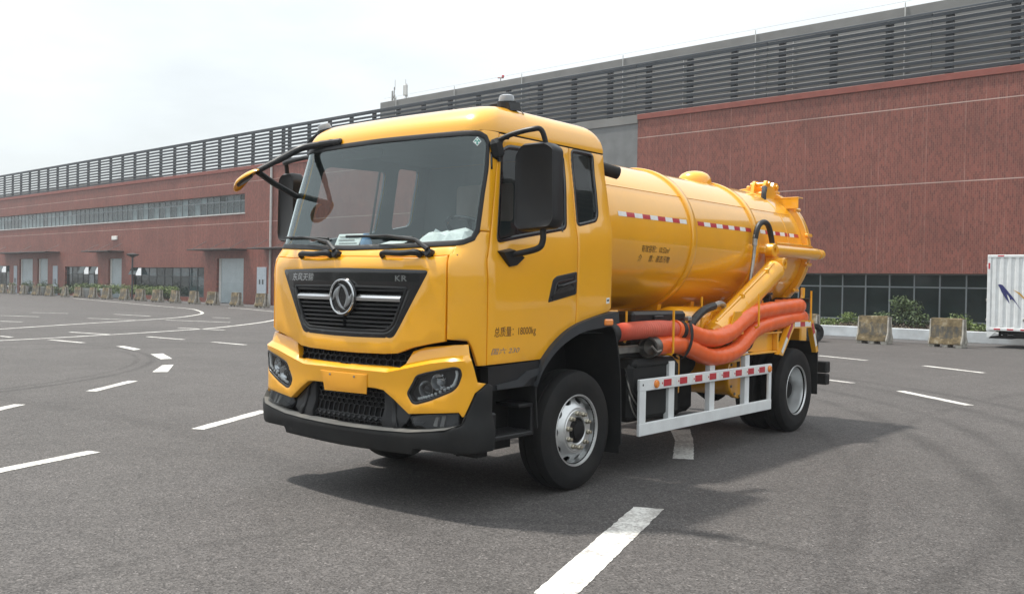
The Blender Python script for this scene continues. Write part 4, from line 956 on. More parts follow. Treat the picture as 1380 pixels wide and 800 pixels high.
MB().tube(spline([(-.16,-.55,2.02),(-.14,-.50,2.12),(.02,-.48,2.19),(.16,-.48,2.185)], 6), [.035]*18+[.03], 8).build('gear_grip', 'cream', trk)
MB().prism([(-.25,2.85),(-.25,2.92),(.25,2.92),(.25,2.85)], lambda a, b: (a-.55, -.98, b), lambda a, b: (a-.55, -.95, b)).build('sun_visor', 'trim', trk)

MT['satin'] = pm('satin_chrome', (.36, .37, .38), .28, metal=1, var=.05)
MT['slat_gloss'] = pm('satin_grille_slat', (.030, .031, .033), .28, coat=.3, var=.1)
# ---- front face: grille, emblem, lettering, bumper
def o_in(p, d): p = p if area2(p) > 0 else p[::-1]; return offset_poly(p, d)
gr = empty('grille'); gr.parent = trk
GI = rounded(sym([(0,1.722),(.678,1.716),(.545,1.425),(.47,1.372),(.128,1.366),(0,1.366)]), .03)
panel(CAB, GR, [GI], .004, .04, .06, .010).build('grille_frame', 'gloss_black', gr)
panel(CAB, o_in(GI, -.01), [], -.055, .005, .12, 0).build('grille_backing', 'under', gr)
panel(CAB, o_in(GI, -.006), [o_in(GI, .016)], .010, .03, .06, .005).build('grille_rim', 'black', gr)
def slat(z, h, s0, s1, off, dep, name, mat, parent, tilt=.0):
    mb = MB(); n = max(2, int(abs(s1-s0)/.06)); vs = []
    for i in range(n+1):
        s = s0+(s1-s0)*i/n
        vs += [CAB(s, z-h/2, off-.25*dep+tilt), CAB(s, z-h*.15, off+.0+tilt), CAB(s, z+h*.30, off), CAB(s, z+h/2, off-.35*dep), CAB(s, z+h/2, off-dep), CAB(s, z-h/2, off-dep)]
    fs = [(i*6+k, i*6+(k+1) % 6, (i+1)*6+(k+1) % 6, (i+1)*6+k) for i in range(n) for k in range(6)] + [tuple(range(6)), tuple(range(n*6, n*6+6))]
    return mb.add(vs, fs).build(name, mat, parent, 30)
for z in (1.690, 1.577, 1.543, 1.509, 1.475, 1.441, 1.407):
    hw = .545+(.678-.545)*(z-1.425)/(1.716-1.425) - .018 if z > 1.425 else .515
    for s in (1, -1): slat(z, .022, s*.02, s*hw, -.004, .045, 'grille_slat', 'slat_gloss', gr)
for s in (1, -1):
    mb = MB(); vs = []; n = 9; e1 = .545+(.678-.545)*(1.632-1.425)/.291-.022
    for k in range(n+1):
        a = s*(.135+(e1-.135)*k/n)
        vs += [CAB(a, 1.606, -.02), CAB(a, 1.606, .016), CAB(a, 1.630, .020), CAB(a, 1.658, -.006), CAB(a, 1.658, -.03)]
    mb.add(vs, [(k*5+q, k*5+q+1, k*5+q+6, k*5+q+5) for k in range(n) for q in range(4)]+[(0,1,2,3,4), tuple(n*5+q for q in range(5))]).build('grille_bar', 'chrome', gr, 20)
em = empty('emblem'); em.parent = trk
def EF(x, y, off=0): return CAB(x, 1.632+y, .014+off)
MB().lathe([(0,.0),(.150,.0),(.152,.010),(.146,.018),(0,.018)], frame(CAB(0,1.632,.004), (0,-1,0)), 48).build('emblem_base', 'gloss_black', em)
MB().tube([EF(.137*math.cos(a), .137*math.sin(a), .018) for a in [2*math.pi*k/56 for k in range(56)]], .009, 8, closed=True).build('emblem_ring', 'chrome', em)
bird = [(-.40,.78),(0,.715),(.28,.55),(.48,.26),(.60,.02),(.74,.16),(.86,.24),(.82,-.12),(.58,-.46),(.10,-.68),(.24,-.42),(.34,-.06),(.26,.23),(.07,.50),(-.15,.67)]
bird = [(p.x, p.y) for p in spline([(*p, 0) for p in bird], 3)]
for sg in (1, -1): panel(lambda x, y, off=0: EF(x, y, off), [(x*.137*sg, y*.137*sg) for x, y in bird], [], .016, .008, .02, .004, step=.012).build('emblem_wing', 'satin', em)
lettering('lettering', '东风天锦', lambda x, y: CAB(-.715+x, 1.755+y, .007), 'chrome', gr, .315, .066, shear=.22)
for c_, s0_, w_ in (('K', .556, .056), ('R', .620, .054)): lettering('letter', c_, lambda x, y: CAB(s0_+x, 1.764+y, .007), 'chrome', gr, w_, .044, bold=.02)

bp = empty('bumper'); bp.parent = trk
TOP = [(0,1.10),(.612,1.108),(.652,1.136),(.706,1.233),(.824,1.270),(1.094,1.300),(1.246,1.306),(1.252,1.19),(1.312,1.025),(1.405,1.010),(1.287,.944),(1.204,.772),(1.190,.768),(1.162,.802),(.712,.757),(.563,.856),(.456,.918),(.37,.927),(0,.93)]
HL = [(.688,.912),(.782,1.059),(.866,1.084),(1.126,1.143),(1.172,1.132),(1.187,1.083),(1.16,1.0),(1.115,.954),(.919,.873),(.79,.834),(.745,.838)]
HLr = rounded(HL, .03); HLr = HLr if area2(HLr) > 0 else HLr[::-1]
panel(BUM, sym(TOP), [o_in(HLr, .004), mir(o_in(HLr, .004))], 0, .05, .045, .008, None, [sorted([(sg*a, b+d) for a, b in CREASE for sg in (1, -1)]) for d in (-.12, -.03, 0.0, .037, .055)]).build('bumper_skin', 'yellow', bp)
panel(BUM, sym([(0,1.215),(.75,1.29),(1.05,1.335),(1.26,1.335),(1.40,1.13),(1.42,.99),(1.25,.60),(0,.56)]), [], -.115, .01, .12, 0).build('bumper_backing', 'under', bp)
def hexmesh(F, poly, c, off, name, parent, bar=.007, dep=.02, sq=.62):
    mb = MB(); xs = [p[0] for p in poly]; ys = [p[1] for p in poly]; h = c*sq; r = 0; y = min(ys); cl = []
    while y < max(ys)+h:
        x = min(xs)+(c*.5 if r % 2 else 0)
        while x < max(xs)+c: cl.append((x, y)); x += c
        y += h; r += 1
    def seg(a, b):
        m = ((a[0]+b[0])/2, (a[1]+b[1])/2)
        if not inside(m, poly): return
        d = Vector((b[0]-a[0], b[1]-a[1])).normalized(); n = Vector((-d.y, d.x))*bar/2
        q = [(a[0]-n.x, a[1]-n.y), (b[0]-n.x, b[1]-n.y), (b[0]+n.x, b[1]+n.y), (a[0]+n.x, a[1]+n.y)]
        mb.add([F(*p, off) for p in q]+[F(*p, off-dep) for p in q], [(0,1,2,3),(0,4,5,1),(2,6,7,3)])
    for x, y in cl:
        t = (x, y+h*.66); tr_ = (x+c/2, y+h*.34); br_ = (x+c/2, y-h*.34); tl_ = (x-c/2, y+h*.34)
        seg(t, tr_); seg(tr_, br_); seg(tl_, t)
    m_ = mb.build(name, 'black', parent, fix=False); m_['kind'] = 'stuff'; return m_
hexmesh(BUM, sym([(0,1.20),(.60,1.21),(.72,1.27),(.64,1.10),(0,1.09)]), .075, -.050, 'intake_mesh', bp)
hexmesh(BUM, sym([(0,.94),(.40,.94),(.40,.61),(0,.60)]), .062, -.075, 'intake_mesh', bp)
for s in (1, -1):
    panel(BUM, sg_([(.42,.93),(.45,.915),(.56,.85),(.70,.755),(.62,.62),(.42,.60)], s), [], -.055, .03, .08, .008).build('intake_cheek', 'black', bp)
    panel(BUM, sg_([(.49,.88),(.535,.85),(.60,.64),(.555,.63)], s), [], -.040, .02, .08, .008).build('cheek_rib', 'black', bp)
    # head lamp
    hl = empty('headlight'); hl.parent = bp
    P = sg_(HLr, s); P = P if area2(P) > 0 else P[::-1]
    panel(BUM, P, [o_in(P, .022)], .001, .05, .05, .005).build('lamp_rim', 'gloss_black', hl)
    panel(BUM, P, [], -.060, .01, .06, 0).build('lamp_housing', 'lamp_dark', hl)
    lg = panel(BUM, o_in(P, .018), [], -.008, .003, .06, 0).build('lamp_lens', 'lamp_glass', hl)
    for (ls, lz, lr) in ((.865,.955,.062),(.975,1.015,.060)):
        c = Vector(BUM(s*ls, lz, -.050)); n = (Vector(BUM(s*ls, lz, 0))-c).normalized()
        MB().lathe([(.0,-.015),(lr*.55,-.008),(lr*.85,.012),(lr,.034),(lr*1.05,.034),(lr*1.05,.0)], frame(c, n), 24).build('reflector', 'chrome', hl)
        MB().lathe([(.0,.030),(lr*.30,.026),(lr*.48,.012),(lr*.5,-.005)], frame(c, n), 20).build('projector', 'clear_lens' if ls > .9 else 'lamp_dark', hl)
    for q, (a, b) in enumerate(((.935,1.06),(.955,1.035),(.985,.975))):
        panel(BUM, sg_([(a,b-.016),(a+.075,b-.006),(a+.08,b+.014),(a+.004,b+.006)], s), [], -.030, .02, .1, .002).build('chrome_fin', 'chrome', hl)
    path = [p for p in spline([(.80,.880,0),(.92,.914,0),(1.095,.992,0),(1.124,1.022,0),(1.142,1.075,0),(1.138,1.108,0)], 5)]
    for k, p in enumerate(path[:-1:1]): a = BUM(s*p.x, p.y, -.020); MB().box(a, (.020,.018,.020), .004).build('led', 'led', hl)
    # fog lamp
    fg = empty('fog_lamp'); fg.parent = bp
    fp = sg_([(.718,.748),(1.158,.793),(1.158,.740),(1.10,.702),(1.0,.678),(.80,.660)], s); fp = fp if area2(fp) > 0 else fp[::-1]
    panel(BUM, fp, [], -.058, .02, .08, .004).build('lamp_housing', 'lamp_dark', fg)
    panel(BUM, fp, [], -.022, .003, .08, 0).build('lamp_lens', 'fog_glass', fg)
    for ls, lz in ((.96,.725),(1.02,.735)):
        panel(BUM, sg_([(ls-.018,lz-.028),(ls+.016,lz-.026),(ls+.016,lz+.030),(ls-.018,lz+.028)], s), [], -.040, .01, .1, .003).build('reflector', 'steel', fg)
    panel(BUM, sg_([(.74,.72),(.86,.735),(.83,.675),(.79,.67)], s), [], -.045, .01, .1, .003).build('lamp_fin', 'dark_grey', fg)
# black lower bumper with its worn step
EDGE = [(0,.606),(.2,.608),(.45,.612),(.74,.624),(.95,.650),(1.08,.672),(1.185,.712),(1.215,.775),(1.295,.945),(1.37,.985),(1.415,1.008)]
BOT = [(1.47,.99),(1.47,.50),(1.18,.50),(.78,.505),(.76,.455),(0,.445)]
panel(BUM, sym(EDGE+BOT), [], .012, .07, .08, .014).build('lower_bumper', 'black_rough', trk)
ev = []; m_ = [(-a, b) for a, b in reversed(EDGE[1:8])]+EDGE[:8]
for a, b in m_:
    t = max(0, min(1, (abs(a)-1.0)/.22)); ev += [BUM(a, b+.003, .012), BUM(a, b+.016+.0*t, -.02-.0*t), BUM(a, b+.020, -.075+.045*t)]
MB().add(ev, [(i*3+k, i*3+k+1, i*3+k+4, i*3+k+3) for i in range(len(m_)-1) for k in range(2)]).build('bumper_step', 'grey_plastic', trk, fix=False)
pp = panel(BUM, [(-.262,1.028),(-.215,.868),(.285,.876),(.295,1.030)][::1], [], .009, .004, .1, .003).build('licence_plate', 'yellow', trk)
pp.data.materials[0] = pm('blank_yellow_plate', (.82, .36, .02), .4, coat=.2)
for a in (-.13,.16): MB().lathe([(.010,0),(.009,.004),(0,.005)], frame(BUM(a,1.006,.016),(0,-1,0)), 10).build('screw', 'steel', pp)
# cowl: grab handles, wipers
for s0, s1 in ((-.622,-.204),(.398,.781)):
    z = 1.957
    MB().tube(spline([CAB(s0,z-.004,.0),CAB(s0+.015,z,.035),CAB(s0+.06,z+.004,.045),CAB(s0+.22,z-.002,.046),CAB(s1-.05,z+.006,.045),CAB(s1-.01,z+.006,.035),CAB(s1,z+.004,.0)],4), [.020]*8+[.023]*8+[.026]*8+[.020], 10).build('grab_handle', 'black', trk)
def wiper(piv, a, b, k0, k1):
    w_ = empty('wiper'); w_.parent = trk
    MB().lathe([(.034,-.02),(.034,.035),(.026,.045),(0,.046)], frame(CAB(*piv,.0),(0,-1,.25)), 14).build('pivot', 'black', w_)
    MB().tube([CAB(*piv,.045), CAB(k0[0],k0[1],.060), CAB(k1[0],k1[1],.050), CAB((a[0]+b[0])/2,(a[1]+b[1])/2,.040)], [.022,.017,.011,.009], 8).build('arm', 'black', w_)
    n = 12; MB().tube([CAB(a[0]+(b[0]-a[0])*i/n, a[1]+(b[1]-a[1])*i/n+.006*math.sin(math.pi*i/n), .016) for i in range(n+1)], .011, 6).build('blade', 'black', w_)
wiper((-.140,1.972),(-1.031,2.128),(-.356,2.104),(-.28,2.045),(-.494,2.094)); wiper((.862,1.976),(-.119,2.118),(.647,2.096),(.715,2.05),(.409,2.105))
MB().lathe([(.018,0),(.018,.02),(0,.022)], frame(CAB(.80,1.975,0),(0,-1,.4)), 10).build('washer_cap', 'black', trk); panel(CAB, [(-1.13,1.975),(-1.07,1.972),(-1.07,2.005),(-1.13,2.008)], [], -.001, .001, .1, 0).build('sticker', 'paper', trk)

# ---- sills, wheel arches, steps
ARO = [(-.579,1.152),(-.453,1.262),(-.302,1.356),(-.124,1.428),(.128,1.483),(.30,1.510),(.500,1.530)]
ARI = [(.515,1.425),(.269,1.394),(-.035,1.363),(-.268,1.289),(-.45,1.192),(-.596,1.061),(-.671,.945),(-.575,.945)]
for s in (1, -1):
    arch = [p.xy for p in spline([(*p, 0) for p in ARO], 4)]+[p.xy for p in spline([(*p, 0) for p in ARI[:7]], 4)]
    mb = MB(); mb.prism([tuple(p) for p in arch], lambda a, b: (s*1.10, a, b), lambda a, b: (s*1.236, a, b)); mb.build('wheel_arch', 'dark_grey', trk, 30)
    pth = [p for p in spline([(-.63,.60,0),(-.66,.95,0),(-.59,1.07,0),(-.44,1.20,0),(-.26,1.296,0),(-.03,1.37,0),(.27,1.40,0),(.45,1.38,0),(.53,1.2,0),(.585,.9,0),(.61,.32,0)], 4)]
    mb = MB(); vs = []
    for p in pth: vs += [(s*.62, p.x, p.y), (s*1.21, p.x, p.y)]
    n = len(pth); th = [(a, b+.016, c+.010) for a, b, c in vs]; mb.add(vs+th, [(2*i,2*i+1,2*i+3,2*i+2) for i in range(n-1)]+[(2*n+2*i,2*n+2*i+1,2*n+2*i+3,2*n+2*i+2) for i in range(n-1)]+[(2*i+1,2*i+3,2*n+2*i+3,2*n+2*i+1) for i in range(n-1)])
    mb.build('mudguard', 'black_rough', trk, 30, fix=False)
    MB().span((s*.60, -.64, .7), (s*.62, .58, 1.36)).build('wheel_house', 'under', trk)
    fl = MB().span((s*.75, .615, .24), (s*1.19, .628, .60), .004).build('mud_flap', 'black_rough', trk)
    MB().box((s*1.238, .335, 1.438), (.03, .13, .058), .012).build('side_marker', 'amber', trk)
    sp = [(-1.232,1.128),(-.585,1.146),(-.665,.950),(-1.225,.942)]
    MB().prism(sp, lambda a, b: (s*1.12, a, b), lambda a, b: (s*1.196, a, b)).build('sill', 'black', trk)
    rl = [(-1.14,.985),(-.88,1.01),(-.76,1.075),(-.615,1.085),(-.625,1.03),(-.72,1.015),(-.82,.955),(-1.14,.95)]
    MB().prism(rl, lambda a, b: (s*1.19, a, b), lambda a, b: (s*1.212, a, b)).build('sill_trim', 'dark_grey', trk)
    st_ = MB().span((s*.92,-1.20,.55),(s*1.19,-.66,.585),.008)
    for k in range(7): st_.span((s*(.95+.035*k),-1.18,.585),(s*(.963+.035*k),-.68,.595))
    st_.build('step', 'black', trk)
    MB().span((s*.90,-1.25,.42),(s*.925,-.62,.96)).build('step_back', 'under', trk)
    MB().span((s*.93,-.67,.55),(s*1.18,-.63,.80),.008).span((s*.93,-.83,.78),(s*1.18,-.63,.81),.008).build('step_bracket', 'black', trk)
    MB().span((s*1.16,-1.235,.50),(s*1.235,-1.165,.78),.012).build('bumper_bracket', 'black', trk)
    MB().span((s*.95,-1.35,.45),(s*1.20,-1.22,.53),.01).build('tow_bracket', 'under', trk)

# ---- mirrors
for s in (1, -1):
    m_ = empty('side_mirror'); m_.parent = trk; du = 0 if s > 0 else .235; dz = 0 if s > 0 else -.05; kw = 1 if s > 0 else .70
    out_ = rounded([(1.215,2.20),(1.215,2.76),(1.275,2.838),(1.50,2.838),(1.575,2.79),(1.585,2.235),(1.55,2.185),(1.26,2.165)], .03)
    mb = MB(); n = len(out_); cx, cz = 1.40+du, 2.5+dz; out_ = [(cx+(x+du-cx)*kw, z+dz) for x, z in out_]; ls = []
    for dv, k in ((-.015,.90),(-.045,.955) ,(-.02,1.0),(.075,1.0),(.085,.985)): ls.append([(s*(cx+(x-cx)*k), -.93+dv+.05*(x-cx) - (0.018 if k < .95 else 0), cz+(z-cz)*k) for x, z in out_])
    vs = [p for l in ls for p in l]; fs = [(i*n+j, i*n+(j+1) % n, (i+1)*n+(j+1) % n, (i+1)*n+j) for i in range(4) for j in range(n)]+[tuple(range(n)), tuple(range(4*n, 5*n))]
    mb.add(vs, fs).build('mirror_housing', 'black', m_, 40)
    MB().prism([(cx+(x-cx)*.92, cz+(z-cz)*.94) for x, z in out_], lambda a, b: (s*a, -.842+.05*(a-cx), b), lambda a, b: (s*a, -.838+.05*(a-cx), b)).build('mirror_glass', 'mirror', m_)
    MB().tube(spline([(s*1.10,-1.06,2.86),(s*1.22,-1.03,2.905),(s*(1.38+du),-.99,2.935+dz),(s*(1.44+du),-.94,2.93+dz),(s*(1.465+du),-.90,2.80+dz)],6), .021, 10).build('mirror_arm', 'black', m_)
    MB().tube(spline([(s*(1.44+du),-.90,2.20+dz),(s*(1.44+du),-.90,2.09+dz),(s*(1.40+du),-.92,2.03),(s*1.22,-.98,1.985),(s*1.19,-.99,1.975)],6), .024, 10).build('mirror_arm', 'black', m_)
    MB().prism([(-1.135,2.008),(-.98,2.035),(-.825,1.972),(-.92,1.90),(-1.01,1.885)], lambda a, b: (s*1.175, a, b), lambda a, b: (s*(1.235-.02*(2.03-b)/.14), a*.85-.145, b*.85+.29)).build('mirror_foot', 'black', m_)
    MB().box((s*1.105,-1.065,2.80), (.07,.13,.16), .03, rot=Matrix.Rotation(math.radians(20), 3, 'X')).tube(spline([CAB(s*1.43,2.70,.01),CAB(s*1.42,2.80,.02),CAB(s*1.46,2.88,.03),(s*1.12,-.95,2.895)],5), .013, 6).build('mirror_foot', 'black', m_)
m_ = empty('front_mirror'); m_.parent = trk
MB().tube(spline([CAB(-.70,2.962,.012),CAB(-.86,2.955,.02),(-.99,-1.30,2.935),(-1.03,-1.48,2.83),(-1.07,-1.70,2.70)],6), [.031]*20+[.026]*5, 10).build('mirror_arm', 'black', m_)
MB().tube([(-1.07,-1.70,2.69),(-1.12,-1.50,2.615),CAB(-1.29,2.50,.01)], .027, 10).build('mirror_arm', 'black', m_)
MB().box(CAB(-.72,2.962,.012), (.30,.06,.05), .015).build('mirror_foot', 'black', m_)
hd_ = MB(); n = 24; prof_ = [(0,.055),(.35,.052),(.7,.040),(.92,.018),(1,.0),(.96,-.012),(.9,-.012)]; Rm = Matrix.Rotation(math.radians(-22),3,'Y') @ Matrix.Rotation(math.radians(22),3,'X')
vs = []
for r, h in prof_:
    for k in range(n): a = 2*math.pi*k/n; vs.append(Vector((-1.21,-1.72,2.645)) + Rm @ Vector((.185*r*math.cos(a), .088*r*math.sin(a)*(1-.25*math.cos(a)), h*.62-.05*(r*math.cos(a))**2*(1 if math.cos(a) < 0 else .2))))
hd_.add(vs, [(i*n+k, i*n+(k+1) % n, (i+1)*n+(k+1) % n, (i+1)*n+k) for i in range(len(prof_)-1) for k in range(n)]).build('mirror_cover', 'yellow', m_, 60)
MB().add([Vector((-1.205,-1.72,2.615)) + Rm @ Vector(((-.02)+.10*math.cos(2*math.pi*k/20), .045*math.sin(2*math.pi*k/20), 0)) for k in range(20)]+[Vector((-1.205,-1.72,2.615)) + Rm @ Vector((.11*math.cos(2*math.pi*k/20), .065*math.sin(2*math.pi*k/20), .03)) for k in range(20)], [tuple(range(20))]+[(k,(k+1)%20,20+(k+1)%20,20+k) for k in range(20)]).build('mirror_glass', 'lamp_dark', m_)

# ---- the tank
ZC, RT = 2.29, .80
TF = frame((0,0,ZC), (0,1,0), (1,0,0))          # local x = u, z = v
def TANK(v, ang, off=0.0): return ((RT+off)*math.cos(ang), v, ZC+(RT+off)*math.sin(ang))
tk = empty('tank'); tk.parent = trk
prof = [(0,.56),(.25,.575),(.5,.62),(.68,.70),(.76,.78),(.79,.86),(.80,.93)]+[(.80,.93+.22*k) for k in range(1,22)]+[(.80,5.70)]
MB().lathe(prof, TF, 128).build('tank_shell', 'yellow_tank', tk, 60)
for v in (.98, 2.645, 4.235, 5.20): MB().lathe([(.799,v-.060),(.818,v-.056),(.824,v-.046),(.824,v+.046),(.818,v+.056),(.799,v+.060)] if v not in (.98, 5.20) else [(.799,v-.012),(.806,v-.008),(.806,v+.008),(.799,v+.012)], TF, 128).build('tank_ring' if v not in (.98, 5.20) else 'weld_bead', 'yellow_tank', tk, 40)
MB().lathe([(.80,5.66),(.865,5.665),(.87,5.675),(.87,5.715),(.80,5.72)], TF, 96).build('tank_flange', 'yellow_tank', tk, 40)
lid = MB().lathe([(.87,5.725),(.87,5.775),(.83,5.785),(.72,5.86),(.5,5.95),(.25,6.0),(0,6.01)], TF, 96).build('tank_lid', 'yellow_tank', tk, 40)
for k in range(14):
    a = 2*math.pi*(k+.5)/14; c = TANK(5.72, a, .075); MB().box(c, (.05,.16,.05), .012, rot=Matrix.Rotation(-a, 3, 'Y')).build('lid_clamp', 'yellow_tank', lid)
for a in (.618, 2.52): MB().tube([TANK(.95+.1*k, a, .0) for k in range(47)], .007, 5).build('weld_bead', 'yellow_tank', tk)
def tape(v0, v1, first, n):
    for k in range(n):
        a, b = v0+(v1-v0)*k/n, v0+(v1-v0)*(k+1)/n; m = 'white_tape' if (k % 2 == 0) == first else 'red_tape'; mb = MB(); vs = []
        for i in range(4):
            an = .195+.060*i/3; vs += [TANK(a, an, .0025), TANK(b, an, .0025)]
        mb.add(vs, [(2*i,2*i+1,2*i+3,2*i+2) for i in range(3)]).build('reflective_tape', m, tk, fix=False)
tape(1.158, 2.518, True, 9); tape(2.769, 4.111, False, 9); tape(4.37, 5.555, True, 8)
lettering('lettering', '有效容积：10.52m³', lambda x, y: TANK(1.596+x, (2.110+y-ZC)/RT*1.01, .003), 'ink_black', tk, .56, .074)
lettering('lettering', '介　　质：液态污物', lambda x, y: TANK(1.570+x, (2.012+y-ZC)/RT*1.01, .003), 'ink_black', tk, .62, .074)
MB().lathe([(.215,-.02),(.215,.05),(.205,.10),(.17,.145),(.115,.175),(.05,.188),(0,.19)], frame((0,4.11,ZC+RT-.045),(0,0,1)), 40).build('dome_hatch', 'yellow_tank', tk, 50)
# lid lock, hinge beam and small pipes on top
lk = MB().prism([(5.30,2.98),(5.33,3.15),(5.37,3.215),(5.45,3.215),(5.49,3.16),(5.56,3.15),(5.60,3.205),(5.72,3.205),(5.74,3.06),(5.84,2.94),(5.40,2.92)], lambda a, b: (.36, a, b), lambda a, b: (.40, a, b))
lk.prism([(5.30,2.98),(5.33,3.15),(5.37,3.215),(5.45,3.215),(5.49,3.16),(5.56,3.15),(5.60,3.205),(5.72,3.205),(5.74,3.06),(5.84,2.94),(5.40,2.92)], lambda a, b: (.20, a, b), lambda a, b: (.24, a, b)).build('lid_lock', 'yellow_tank', tk)
MB().tube([(.16,5.41,3.17),(.43,5.41,3.17)], .03, 12).tube([(.16,5.66,3.15),(.43,5.66,3.15)], .03, 12).box((.30,5.55,3.02),(.12,.40,.10),.02).build('lock_pin', 'yellow_tank', tk)
MB().tube(spline([(.44,5.20,2.93),(.43,5.22,3.03),(.41,5.29,3.10),(.36,5.38,3.12)],6), .036, 8).build('lock_hose', 'hose_dark', tk)
bm_ = MB().box((0,5.70,2.995), (1.48,.16,.014), .003).box((0,5.63,2.917), (1.48,.014,.142), .003)
bm_.box((-.734,5.70,2.915), (.012,.15,.14), .003).build('hinge_beam', 'yellow_tank', tk)
for u in (-.4,.4): MB().span((u-.03,5.64,2.88),(u+.03,6.02,2.985),.006).build('hinge_arm', 'yellow_tank', tk)
# frame, saddles, separator under the tank
sf = MB()
for u in (-.43,.43): sf.span((u-.06,.74,1.05),(u+.06,5.55,1.30),.01)
sf.build('subframe', 'yellow_tank', trk)
for v in (1.5,2.64,3.4,4.235,5.2): MB().prism([(-.40,1.62),(-.36,1.30),(.36,1.30),(.40,1.62),(.2,1.52),(-.2,1.52)], lambda a, b: (a, v-.04, b), lambda a, b: (a, v+.04, b)).build('tank_saddle', 'yellow_tank', trk)
MB().lathe([(0,2.38),(.20,2.40),(.26,2.46),(.27,2.52),(.27,4.2),(.2,4.3),(0,4.32)], frame((.62,0,1.28),(0,1,0)), 32).build('water_separator', 'yellow_tank', trk, 50)
MB().box((.78,1.80,1.34), (.26,1.05,.34), .03).box((.925,1.72,1.40),(.03,.18,.14),.01).build('valve_box', 'black', trk)
MB().lathe([(.014,0),(.014,.02),(0,.022)], frame((.912,1.62,1.40),(1,0,0)), 8).build('valve_knob', 'steel', trk)
MB().span((.62,1.14,1.05),(.72,1.30,1.52),.01).build('tank_bracket', 'yellow_tank', trk)
MB().tube(spline([(1.02,.47,2.80),(1.05,.60,2.83),(1.06,.80,2.80),(1.06,1.0,2.74)],5) if False else [(.86,.50,2.86),(.93,.66,2.84),(1.0,.80,2.81)], .06, 12).build('air_intake', 'black_rough', trk)
# lifting cylinder, lid cylinder, hydraulic hoses
lc = MB().lathe([(.0,-.30),(.075,-.30),(.085,-.28),(.128,-.25),(.128,1.36),(.135,1.37),(.135,1.42),(.06,1.43),(.06,1.50),(0,1.5)], frame((1.0,3.02,1.375), (0,1.40,.66)), 28).build('lift_cylinder', 'yellow_tank', trk)
MB().tube([(1.03,2.78,1.395),(1.04,3.2,1.60),(1.04,4.20,2.07)], .018, 6).build('oil_pipe', 'yellow_tank', lc)
for t in (.25,.75): MB().box((1.05,3.02+1.27*t+.02,1.50+.60*t), (.05,.05,.10), .008).build('pipe_clip', 'yellow_tank', lc)
MB().lathe([(.065,-.09),(.075,-.08),(.075,.08),(.065,.09),(.03,.09),(.03,-.09)], frame((1.0,4.43,2.07),(1,0,0)), 18, close=True).box((.90,4.46,2.12),(.14,.16,.16),.03).build('cylinder_eye', 'yellow_tank', lc)
for a_, b_ in ((.86,.88),(1.13,1.15)): MB().prism([(2.85,1.25),(3.2,1.25),(3.15,1.50),(2.98,1.50)], lambda a, b: (a_, a, b), lambda a, b: (b_, a, b)).build('cylinder_bracket', 'yellow_tank', lc)
oc = MB().lathe([(0,4.42),(.074,4.43),(.078,4.46),(.078,5.78),(.06,5.80),(.045,5.81),(.045,5.86),(.068,5.87),(.068,5.96),(.05,5.985),(0,5.99)], frame((.93,0,2.238),(0,1,0)), 24).build('lid_cylinder', 'yellow_tank', trk)
MB().lathe([(.075,-.06),(.085,-.05),(.085,.05),(.075,.06),(.03,.06),(.03,-.06)], frame((.93,4.36,2.235),(1,0,0)), 18, close=True).box((.84,4.33,2.235),(.14,.13,.09),.02).build('cylinder_eye', 'yellow_tank', oc)
MB().tube([(.96,4.45,2.325),(.96,5.55,2.33),(.95,5.62,2.30)], .014, 6).build('oil_pipe', 'yellow_tank', oc)
MB().tube(spline([(.86,3.93,1.75),(.862,4.02,2.10),(.862,4.055,2.30)],6), .022, 8).build('steel_pipe', 'steel', trk)
MB().tube([(.862,4.05,2.28),(.862,4.066,2.41)], .032, 8).build('hose_fitting', 'steel', trk)
MB().tube(spline([(.862,4.06,2.36),(.872,4.085,2.47),(.885,4.14,2.545),(.90,4.235,2.57),(.905,4.34,2.525),(.905,4.44,2.36),(.90,4.50,2.16),(.90,4.51,2.05)],6), .034, 10).build('hydraulic_hose', 'hose_dark', trk)
MB().tube(spline([(.93,2.28,1.27),(.94,2.42,1.40),(.95,2.62,1.51),(.95,2.86,1.56)],6), .045, 10).build('hydraulic_hose', 'hose_dark', trk)
MB().tube(spline([(.95,2.82,1.555),(.95,2.98,1.585),(.95,3.08,1.575),(.95,3.12,1.50),(.96,3.12,1.42)],5), .032, 8).build('hose_fitting', 'steel', trk)
MB().tube(spline([(1.10,3.02,1.05),(1.14,3.35,1.08),(1.16,3.42,1.24),(1.12,3.44,1.34)],5), .022, 6).build('hydraulic_hose', 'hose_dark', trk)
